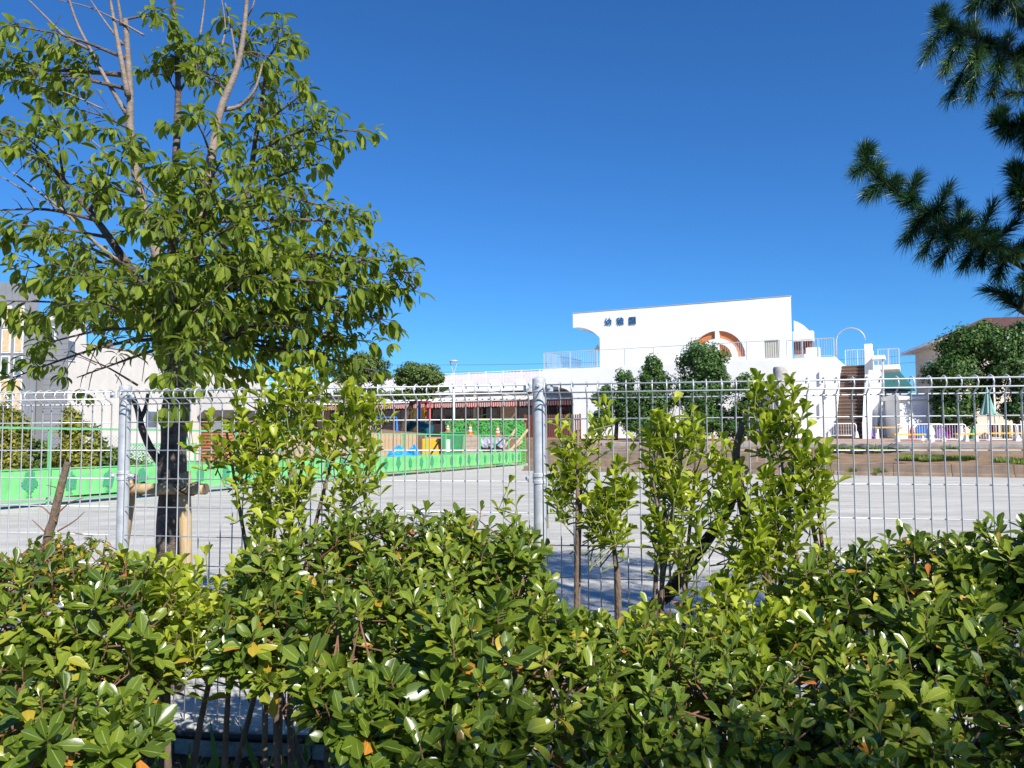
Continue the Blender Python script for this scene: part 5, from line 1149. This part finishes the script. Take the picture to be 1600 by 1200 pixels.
def shrub(name, label, kind, blobs, n, size, singles=300, stems=4, base=None, per=(5, 8)):
    """blobs: (px, py, D, rx, ry, rz, share)"""
    B = [(U(b_[0], b_[1], b_[2]), Vector(b_[3:6]), b_[6] if len(b_) > 6 else 1) for b_ in blobs]
    if base is None:
        x = sum(c.x for c, _, _ in B)/len(B); y = sum(c.y for c, _, _ in B)/len(B); base = Vector((x, y, SOILZ))
    root = thing(name, label, 'shrub', base, 0, 'shrubs of the hedge')
    var = {'glossy': VG, 'euo': VE, 'small': VS}[kind]; LV = Leaves(var); lm = {'glossy': ML_gloss, 'euo': ML_euo, 'small': ML_small}[kind]
    tw = MB(); tot = sum(b_[2] for b_ in B); SM = M_stem
    anchors = []
    for i in range(stems):
        c, r, _ = B[i % len(B)]; foot = Vector(((i-(stems-1)/2)*0.07+rng.normal()*.03, rng.normal()*0.05, -0.03)); e_ = c-base+Vector((rng.normal()*r.x*.35, rng.normal()*r.y*.3, r.z*(.1+.3*random.random())))
        m1 = foot.lerp(e_, .45)+Vector((rng.normal()*.05, rng.normal()*.04, 0.03)); q = bez([foot, m1, e_], 6); k = len(q); r0 = 0.010+0.007*random.random()
        ob('stem', MB().tube(q, [r0+(0.004-r0)*j/(k-1) for j in range(k)], 7), SM, root, True); anchors += q[5:]
    for c, r, sh in B:
        m = int(n*sh/tot)
        for _ in range(m):
            for tr in range(6):
                d = rv(); 
                if d.y > 0.5 and random.random() < .6: d.y = -d.y
                rho = 0.42+0.58*random.random()**0.55; p = c+Vector((d.x*r.x, d.y*r.y, d.z*r.z))*rho
                if (kind == 'glossy' and noise.noise(p*7.0) < -0.12 or kind == 'euo' and noise.noise(p*10.0) < -0.05) and random.random() < .88: continue
                if not in_gap(p): break
            else: continue
            pl = p-base; o_ = Vector((d.x/r.x, d.y/r.y, d.z/r.z)).normalized()
            ax = (o_*0.55+Vector((0, -0.12, 0.75))+rv()*0.35).normalized()
            a_ = min(anchors, key=lambda q: (q-pl).length) if anchors else c-base
            tl = min(0.075, (pl-a_).length); back = (a_-pl).normalized() if (a_-pl).length > 1e-4 else -ax
            back = (back+rv()*0.7).normalized()
            if kind == 'glossy':
                tw.tube([pl, pl-ax*0.035, pl-ax*0.05+back*tl], [0.0016, 0.0019, 0.0022], 5, False)
                nl = random.randint(*per); sz = size*random.uniform(.72, 1.22); s_ = ax.orthogonal().normalized(); t_ = ax.cross(s_); a0 = random.random()*6.28
                hue = random.gauss(0, 1.0)
                tone = int(np.clip(7+4.2*hue, 0, 14))
                for k in range(nl):
                    a = a0+k*2.399; f = k/max(1, nl-1); el = R(28+58*f)+random.gauss(0, .12); rd = s_*math.cos(a)+t_*math.sin(a)
                    dv = ax*math.cos(el)+rd*math.sin(el); up = ax*math.sin(el)-rd*math.cos(el)+rv()*0.22
                    kk = int(np.clip(tone+random.randint(-2, 2), 0, 14))
                    if random.random() < 0.035*(1+1.5*(f > .8)): kk = random.choice((15, 15, 16, 16, 17))
                    LV.add(p-ax*(0.03*f), dv, up, sz*(0.68+0.42*random.random())*(0.8+0.3*f), kk)
            elif kind == 'euo':
                ax = (Vector((rng.normal()*.28+d.x*.2, rng.normal()*.22-0.05, 1))).normalized(); L_ = 0.04+0.06*random.random(); b0 = pl-ax*L_
                tw.tube([pl, b0, b0-ax*0.02+back*tl], [0.0015, 0.0019, 0.0028], 5, False)
                s_ = ax.orthogonal().normalized(); t_ = ax.cross(s_); a0 = random.random()*6.28; tone = int(np.clip(random.gauss(8, 3), 0, 13))
                nn = random.randint(2, 4)
                for k in range(nn):
                    f = k/max(1, nn-1); q0 = b0+ax*L_*f
                    for h in (0, 1):
                        a = a0+k*PI/2+h*PI; el = R(62-34*f)+random.gauss(0, .12); rd = s_*math.cos(a)+t_*math.sin(a); dv = ax*math.cos(el)+rd*math.sin(el); up = ax*math.sin(el)-rd*math.cos(el)
                        kk = int(np.clip(tone+random.randint(-1, 2)+(2 if f == 1 else 0), 0, 13)); LV.add(q0+base, dv, up+rv()*.15, size*(0.75+.4*random.random())*(1-.15*f), kk)
            else:
                tw.tube([pl, pl+back*tl], [0.0012, 0.002], 4, False)
                for k in range(random.randint(5, 8)):
                    dv = (ax*.5+rv()).normalized(); LV.add(p-ax*0.04*random.random(), dv, Vector((0, -.2, 1))+rv()*.6, size*(.7+.6*random.random()))
    ob('twigs', tw, M_gtwig if kind == 'euo' else M_twig, root, kind='stuff')
    LV.build(root, lm, singles); return root

shrub('glossy_shrub', 'olive glossy-leaved shrub filling the lower left corner', 'glossy', [(40, 1010, 2.0, .30, .30, .22), (180, 990, 2.05, .24, .26, .20), (-80, 980, 2.1, .3, .3, .24), (120, 1080, 1.85, .26, .2, .12)], 486, .057)
shrub('glossy_shrub', 'big-leaved glossy branch in the bottom left corner with orange dead leaves', 'glossy', [(70, 1140, 1.5, .17, .13, .085), (190, 1150, 1.55, .09, .10, .06), (0, 1090, 1.6, .14, .12, .08)], 89, .059, 220)
SM_ = shrub('small_leaved_shrub', 'small-leaved yellowish shrub around the cut brown stem at left', 'small', [(95, 880, 2.45, .17, .14, .10), (40, 905, 2.4, .16, .14, .08), (150, 905, 2.45, .12, .12, .07)], 330, .026, 200)
shrub('euonymus_shrub', 'bright yellow-green shrub in front of the left fence post', 'euo', [(240, 920, 2.35, .20, .18, .10), (330, 915, 2.4, .20, .18, .12), (420, 930, 2.35, .16, .16, .13), (310, 985, 2.2, .20, .18, .10)], 200, .056)
shrub('tall_euonymus', 'tall yellow-green sprigs rising above the fence beside the cherry trunk', 'euo', [(465, 640, 2.65, .13, .10, .16, 1.4), (405, 650, 2.65, .10, .09, .14), (545, 660, 2.7, .10, .09, .14), (370, 690, 2.6, .09, .08, .08, .5), (440, 730, 2.6, .15, .11, .14, 1.4), (540, 740, 2.65, .12, .10, .14), (430, 800, 2.55, .16, .12, .12), (590, 690, 2.7, .04, .04, .16, .3), (310, 670, 2.6, .05, .05, .06, .18), (500, 590, 2.65, .06, .05, .07, .3)], 210, .052, 300, 5)
shrub('glossy_shrub', 'glossy dark shrub left of the middle post with scattered yellow leaves', 'glossy', [(480, 900, 2.3, .22, .22, .16), (620, 870, 2.35, .24, .24, .16), (560, 960, 2.1, .28, .24, .18), (450, 1000, 2.0, .2, .2, .14)], 537, .054)
shrub('glossy_shrub', 'large glossy shrub in the bottom middle with broad shining leaves', 'glossy', [(620, 1020, 1.75, .26, .2, .14), (740, 1060, 1.7, .26, .2, .16), (560, 1100, 1.65, .13, .15, .08), (680, 1150, 1.6, .22, .16, .10)], 422, .061)
shrub('glossy_shrub', 'glossy shrub hiding the foot of the middle post', 'glossy', [(740, 860, 2.4, .22, .2, .13), (800, 900, 2.25, .16, .18, .14), (690, 930, 2.15, .24, .2, .16), (835, 980, 2.0, .14, .16, .12)], 422, .052)
NB_ = shrub('euonymus_bush', 'narrow bush of yellow-green sprigs just right of the middle post', 'euo', [(900, 690, 2.55, .08, .07, .10), (905, 745, 2.55, .11, .09, .10), (955, 765, 2.5, .07, .07, .12), (945, 660, 2.55, .04, .04, .07, .35), (850, 760, 2.5, .10, .06, .05, .5), (800, 775, 2.5, .03, .03, .06, .2), (960, 830, 2.5, .05, .06, .08, .6), (935, 790, 2.5, .08, .08, .06)], 90, .051, 300, 2)
WB_ = shrub('euonymus_bush', 'wide bush of yellow-green sprigs before the clipped trees', 'euo', [(1060, 660, 2.5, .11, .09, .08), (1030, 710, 2.5, .09, .08, .12), (1100, 720, 2.5, .13, .10, .14, 1.3), (1040, 790, 2.45, .08, .08, .14), (1140, 800, 2.4, .13, .10, .12), (1130, 880, 2.35, .13, .12, .10), (1075, 850, 2.4, .08, .08, .10, .7)], 140, .052, 300, 4)
TB_ = shrub('euonymus_bush', 'tall leaning sprigs of yellow-green leaves in front of the round column', 'euo', [(1190, 640, 2.45, .06, .06, .11), (1240, 660, 2.4, .07, .06, .14), (1215, 720, 2.4, .12, .09, .12, 1.3), (1270, 720, 2.35, .06, .06, .10, .7), (1230, 800, 2.35, .10, .09, .12, 1.2), (1280, 790, 2.35, .04, .04, .10, .4), (1200, 870, 2.3, .11, .10, .11), (1250, 890, 2.25, .08, .09, .08, .7)], 125, .052, 300, 4)
shrub('glossy_shrub', 'shaded green shrub in the bottom middle right of the leaf gap', 'glossy', [(960, 1040, 1.95, .22, .2, .10), (1060, 1010, 2.0, .22, .2, .11), (930, 1120, 1.75, .24, .18, .14), (1080, 1110, 1.75, .24, .18, .14), (900, 990, 2.05, .12, .14, .06)], 550, .048)
shrub('euonymus_shrub', 'dense low shrub of plain green leaves under the leaning trunks', 'euo', [(1150, 980, 2.15, .20, .18, .10), (1010, 980, 2.2, .10, .12, .05, .5), (1230, 980, 2.1, .16, .16, .10), (1110, 1060, 1.95, .2, .16, .09)], 190, .054)
shrub('glossy_shrub', 'glossy shrub at right with upright paddle leaves and orange tips', 'glossy', [(1330, 920, 2.15, .20, .2, .11), (1440, 910, 2.1, .22, .22, .13), (1540, 900, 2.05, .20, .22, .14), (1430, 980, 1.95, .30, .2, .13), (1640, 900, 2.0, .2, .2, .14)], 537, .057)
shrub('glossy_shrub', 'dark glossy shrub in the bottom right corner', 'glossy', [(1260, 1090, 1.8, .22, .18, .13), (1400, 1080, 1.75, .24, .18, .12), (1330, 1150, 1.65, .24, .16, .09), (1530, 1020, 1.8, .2, .18, .13), (1560, 1110, 1.7, .16, .16, .12)], 537, .052)

for px, D, lab in ((1850, 2.0, 'glossy hedge shrub just right of the picture'), (2250, 1.95, 'second glossy hedge shrub right of the picture'), (2700, 1.9, 'third glossy hedge shrub right of the picture'), (-330, 2.15, 'glossy hedge shrub just left of the picture'), (-700, 2.2, 'second glossy hedge shrub left of the picture')):
    shrub('glossy_shrub', lab, 'glossy', [(px, 960, D, .32, .28, .16), (px+60, 1060, D-.15, .32, .24, .16), (px-80, 1080, D-.2, .28, .22, .14)], 307, .056, 40)
# older trunks of the sprig bushes and the cut stem
def old_stem(root, pts, r0, r1, m=M_stem, label=None, name='trunk'):
    b0 = Vector(root.location); k = 6*(len(pts)-1); o = ob(name, MB().tube([p-b0 for p in bez(pts, 6)], [r0+(r1-r0)*i/k for i in range(k+1)], 10), m, root, True)
    if label: o['label'] = label
    return o
M_dbark = mat('dark_bark', (0.075, 0.055, 0.045), 0.9, 0.35, 16, 0.8, 60)
def soilpt(px, D): p = U(px, 900, D); return Vector((p.x, D, SOILZ-0.02))
old_stem(WB_, [soilpt(985, 2.62), U(1015, 985, 2.6), U(1050, 920, 2.6), U(1100, 850, 2.6), U(1140, 790, 2.6), U(1150, 725, 2.6)], .030, .013, M_dbark, 'thick dark trunk leaning right')
old_stem(TB_, [soilpt(1225, 2.5), U(1205, 930, 2.5), U(1180, 860, 2.5), U(1160, 790, 2.5), U(1150, 710, 2.5), U(1162, 660, 2.5)], .022, .010, M_stem, 'brown trunk leaning left')
old_stem(WB_, [soilpt(1120, 2.4), U(1130, 960, 2.4), U(1165, 900, 2.4), U(1210, 850, 2.4), U(1250, 800, 2.4), U(1262, 760, 2.4)], .016, .006, M_dbark)
cs_ = old_stem(SM_, [soilpt(55, 2.55), U(70, 890, 2.5), U(84, 810, 2.5), U(98, 750, 2.5), U(106, 722, 2.5)], .017, .010, M_stem, 'slanting brown cut stem', 'cut_stem')
old_stem(WB_, [soilpt(1020, 2.45), U(1024, 930, 2.45), U(1030, 860, 2.45), U(1028, 800, 2.45), U(1018, 740, 2.45)], .009, .004, M_stem, None, 'stem')
old_stem(NB_, [soilpt(972, 2.5), U(966, 930, 2.5), U(962, 880, 2.5), U(955, 820, 2.5), U(948, 760, 2.5)], .012, .005, M_stem, None, 'stem')
b = MB(); b0 = Vector(SM_.location)
for (a, c, d) in (((88, 815), (70, 795), (58, 790)), ((92, 800), (110, 785), (130, 778)), ((84, 845), (64, 825), (50, 812)), ((95, 770), (88, 762), (72, 758)), ((90, 830), (115, 815), (132, 800))):
    pa_, pb_, pc_ = [U(x, y, 2.49)-b0 for x, y in (a, c, d)]; b.tube(bez([pa_, pb_, pc_], 4), [.003+(-.002)*i/8 for i in range(9)], 5, False)
ob('dry_twigs', b, M_twig, cs_)
# leaf litter and a few grass blades on the soil
V = []; F = []; 
for i in range(2600):
    x = random.uniform(-3, 3); t = (x-F0.x)/FD.x; yl = fl(t).y-0.06; y = random.uniform(1.2, yl); z = SOILZ+0.03*random.random()+0.012; a = random.random()*6.28; s_ = random.uniform(.012, .028); k = len(V); h = random.uniform(-.5, .5)
    c, d = math.cos(a)*s_, math.sin(a)*s_; V += [(x-c, y-d, z), (x+d*.5, y-c*.5, z+h*s_), (x+c, y+d, z+.004), (x-d*.5, y+c*.5, z+.006)]; F.append((k, k+1, k+2, k+3))
ML_lit = mat('dead_leaf', (0.30, 0.16, 0.07), 0.8, 0.4, 3, c2=(0.12, 0.075, 0.04))
o = ob('leaf_litter', fast_mesh('leaf_litter', np.array(V), np.array(F), ML_lit)); o['kind'] = 'stuff'; o['label'] = 'brown leaf litter on the soil'; o['category'] = 'litter'
sp = [(Vector((U(px, 1150, D).x, D, SOILZ+.0)), .1, 7) for px, D in ((300, 2.9), (330, 2.7), (365, 2.95), (430, 2.9), (480, 2.8), (270, 2.8), (540, 2.7))]
grass('weeds', 'thin weed blades growing at the kerb', sp, M_grass, 0.15)

# ================================================================== PINES (near right, mostly out of view)
ML_need = leaf_mat('pine_needle', [(0, (0.010, 0.040, 0.018)), (0.5, (0.022, 0.075, 0.026)), (0.85, (0.06, 0.13, 0.03)), (1, (0.22, 0.22, 0.05))], 0.4, 0.4, 0.12, (0.1, 0.25, 0.04), midrib=0)
M_pbark = mat('pine_bark', (0.12, 0.085, 0.065), 0.9, 0.35, 9, 1.0, 22, stretch=(1, 1, .4))
PN = thing('pine_tree', 'long-needled pine reaching in from the upper right', 'tree', (3.9, 1.7, SOILZ-.05)); pb0 = Vector(PN.location)
ob('trunk', MB().tube([Vector(p)-pb0 for p in bez([(3.9, 1.7, 0.05), (3.85, 1.72, 1.5), (3.95, 1.75, 3.0), (3.9, 1.7, 4.6), (4.0, 1.6, 6.4)], 4)], [.17-.0078*i for i in range(17)], 12), M_pbark, PN, True)
shoots = []
def pbranch(pts, r0, r1): 
    q = bez(pts, 5); ob('branch', MB().tube([p-pb0 for p in q], [r0+(r1-r0)*i/(len(q)-1) for i in range(len(q))], 7), M_pbark, PN, True); return q
trunk_at = lambda z: Vector((3.9, 1.7, z))
q1 = pbranch([trunk_at(2.0), U(1700, 500, 2.9), U(1610, 425, 3.0), U(1540, 385, 3.0), U(1470, 345, 3.0), U(1415, 312, 3.0), U(1375, 278, 3.0), U(1350, 243, 3.0)], .016, .004)
q2 = pbranch([trunk_at(2.9), U(1720, 160, 3.0), U(1620, 105, 3.05), U(1560, 75, 3.05), U(1510, 50, 3.05), U(1470, 28, 3.05)], .016, .004)
q3 = pbranch([trunk_at(3.2), U(1700, 20, 2.9), U(1620, -10, 2.9), U(1540, -12, 2.9)], .025, .004)
q4 = pbranch([trunk_at(2.5), U(1720, 230, 2.9), U(1640, 205, 2.9), U(1590, 200, 2.9), U(1560, 190, 2.9)], .02, .004)
q5 = pbranch([trunk_at(2.3), U(1720, 360, 2.8), U(1650, 330, 2.8), U(1600, 300, 2.8), U(1592, 275, 2.8)], .02, .004)
def shoot(q, tip, D, kind=.4, l=None):
    e_ = U(tip[0], tip[1], D); s_ = min(q, key=lambda p: (p-e_).length); shoots.append((s_, e_, kind))
    ob('shoot', MB().tube([s_-pb0, s_.lerp(e_, .5)-pb0+Vector((0, 0, -.01)), e_-pb0], [.005, .004, .003], 5), M_pbark, PN)
for tip, D, k in [((1352, 240), 3.0, .2), ((1340, 268), 2.95, .2), ((1362, 300), 3.0, .15), ((1372, 262), 3.05, .2), ((1395, 288), 3.0, .2), ((1432, 282), 3.0, .2), ((1425, 312), 2.9, .25), ((1440, 345), 3.05, .2), ((1418, 372), 3.0, .2), ((1445, 392), 2.95, .3), ((1482, 296), 3.0, .25), ((1470, 330), 2.9, .35), ((1480, 375), 2.9, .4), ((1470, 405), 3.0, .25), ((1510, 345), 3.0, .35), ((1522, 372), 2.85, .75), ((1552, 322), 3.0, .5), ((1545, 365), 2.85, .7), ((1565, 385), 2.8, .75), ((1535, 410), 2.95, .4), ((1510, 410), 3.0, .3), ((1585, 350), 2.9, .5), ((1590, 400), 2.85, .8), ((1560, 430), 2.95, .4), ((1598, 440), 2.9, .6), ((1545, 455), 3.0, .2), ((1575, 468), 3.0, .2), ((1610, 380), 2.9, .6), ((1625, 430), 2.9, .5), ((1500, 320), 3.1, .2), ((1455, 360), 3.1, .2)]: shoot(q1, tip, D, k)
for tip, D, k in [((1470, 25), 3.05, .4), ((1485, 45), 3.0, .55), ((1448, 88), 3.0, .3), ((1478, 108), 2.95, .75), ((1500, 75), 2.95, .4), ((1520, 40), 3.1, .4), ((1485, 152), 3.0, .3), ((1515, 150), 2.95, .35), ((1525, 100), 2.9, .7), ((1545, 70), 3.0, .6), ((1560, 110), 2.9, .4), ((1550, 145), 3.0, .6), ((1575, 60), 3.1, .5), ((1595, 120), 2.9, .7), ((1600, 80), 3.0, .5), ((1575, 148), 3.0, .3), ((1625, 130), 3.0, .5), ((1510, 125), 3.05, .3)]: shoot(q2, tip, D, k)
for tip, D, k in [((1525, 5), 2.9, .2), ((1555, 12), 2.9, .2), ((1590, 20), 2.9, .25), ((1575, -5), 2.85, .2), ((1610, 30), 2.9, .2)]: shoot(q3, tip, D, k)
for tip, D, k in [((1562, 182), 2.9, .2), ((1580, 200), 2.9, .25), ((1600, 190), 2.85, .25), ((1605, 215), 2.9, .2)]: shoot(q4, tip, D, k)
for tip, D, k in [((1588, 268), 2.8, .2), ((1598, 300), 2.8, .25), ((1602, 320), 2.85, .25)]: shoot(q5, tip, D, k)
V = []; F = []; LVv = []
def needles(s_, e_, n, ln, w_, kind):
    ax = (e_-s_); L_ = ax.length; ax.normalize(); a1 = ax.orthogonal().normalized(); a2 = ax.cross(a1); start = max(0, 1-0.20/max(L_, .01))
    for i in range(n):
        f = start+(1-start)*random.random()**0.8; p = s_+(e_-s_)*f; a = random.random()*6.28; el = R(22+40*(1-f))+random.gauss(0, .2); rd = a1*math.cos(a)+a2*math.sin(a)
        d = (ax*math.cos(el)+rd*math.sin(el)+Vector((0, 0, .08))).normalized(); l = ln*(.7+.5*random.random()); sd = d.cross(rv()).normalized()*w_*.5; k = len(V); dr = Vector((0, 0, -.012*l/.1))
        V.extend([p-sd, p+sd, p+d*l*.6+sd*.9-dr*.0, p+d*l*.6-sd*.9, p+d*l+dr]); F.append((k, k+1, k+2, k+3)); F.append((k+3, k+2, k+4, k+4)); LVv.extend([float(np.clip(kind+random.gauss(0, .13)+(.5 if random.random() < .03 else 0), 0, 1))]*5)
for s_, e_, kd in shoots: needles(s_-pb0, e_-pb0, 330, 0.072, 0.0021, kd)
for q_, k0 in ((q1, 12), (q2, 8), (q3, 5), (q4, 8), (q5, 8)):
    for i in range(k0, len(q_)-1): needles(q_[i]-pb0, q_[i+1]-pb0, 95, 0.066, 0.0021, .22)
for q_ in (q1, q2, q3, q4, q5):
    for i in range(2, 16):
        if i >= len(q_)-2: break
        for _ in range(3):
            e_ = q_[i]+rv()*random.uniform(.1, .22)+Vector((0, 0, .05)); x_, y_, d_ = proj((e_.x, e_.y, e_.z))
            if d_ > .3 and x_ < 1640: continue
            needles(q_[i]-pb0, e_-pb0, 150, 0.085, 0.003, .3)
Fa = np.array(F); quads = Fa[Fa[:, 2] != Fa[:, 3]]; tris = Fa[Fa[:, 2] == Fa[:, 3]] if False else None
# tip triangles are drawn as slim quads
Vn = np.array([tuple(v) for v in V]); t_ = Fa[::2]; tip_ = Fa[1::2].copy()
extra = Vn[tip_[:, 2]]*0.1+Vn[tip_[:, 1]]*0.0+Vn[tip_[:, 3]]*0.9; e0 = len(Vn); Vn = np.concatenate([Vn, extra+np.array([.0003, 0, 0])])
tip_[:, 2] = Fa[1::2][:, 2]; tip_ = np.stack([Fa[1::2][:, 0], Fa[1::2][:, 1], e0+np.arange(len(extra)), Fa[1::2][:, 3]], 1)
lvn = np.concatenate([np.array(LVv), np.repeat(0.4, len(extra))])
me = fast_mesh('needles', Vn, np.concatenate([t_, tip_]), ML_need, lvn, np.zeros((len(Vn), 2))); ob('needles', me, None, PN, kind='stuff')
# the rest of the crown, to the right of the picture
cr = [((4.6, 1.4, 4.6), (1.2, 1.2, .45)), ((5.6, 1.8, 4.3), (1.1, 1.2, .5)), ((4.3, 0.8, 5.5), (1.0, 1.2, .5)), ((5.8, 1.2, 5.7), (1.2, 1.2, .5)), ((4.9, 2.0, 6.5), (1.1, 1.0, .5)), ((6.6, 1.7, 5.0), (1.0, 1.2, .5)), ((3.6, 0.6, 4.3), (.9, .8, .4)), ((5.2, 1.4, 7.4), (1.0, 1.0, .5))]
for c, r in cr:
    e_ = Vector(c)-pb0; z = max(1.8, c[2]-.7); s_ = Vector((0, 0, z)); ob('branch', MB().tube(bez([s_, s_.lerp(e_, .5)+Vector((0, 0, .15)), e_], 4), [.04-.004*i for i in range(9)], 6), M_pbark, PN, True)
ob('crown', crown_mesh(cr, 16000, .16, ML_need, pb0, aspect=.14, nclump=45, clump=.3), None, PN)
P2 = thing('pine_tree', 'pine standing behind the viewpoint that shades the hedge', 'tree', (4.4, -2.9, SOILZ-.05)); p20 = Vector(P2.location)
ob('trunk', MB().tube([(0, 0, 0), (.05, 0, 2), (-.1, .05, 4), (-.05, 0, 6.3)], [.19, .16, .12, .05], 12), M_pbark, P2, True)
cr = [((2.8, -2.28, 4.1), (.75, .45, .35)), ((3.7, -3.5, 4.9), (.9, .6, .4)), ((4.6, -4.6, 5.6), (1.1, .8, .5)), ((5.2, -3.6, 4.6), (1.1, .9, .5)), ((2.6, -3.2, 4.9), (.7, .5, .3)), ((4.3, -5.3, 6.6), (.9, .8, .5))]
for c, r in cr:
    e_ = Vector(c)-p20; s_ = Vector((-.05, 0, max(2.2, c[2]-.6))); ob('branch', MB().tube(bez([s_, s_.lerp(e_, .5)+Vector((0, 0, .12)), e_], 4), [.04-.004*i for i in range(9)], 6), M_pbark, P2, True)
ob('crown', crown_mesh(cr, 8500, .16, ML_need, p20, aspect=.14, nclump=45, clump=.3), None, P2)
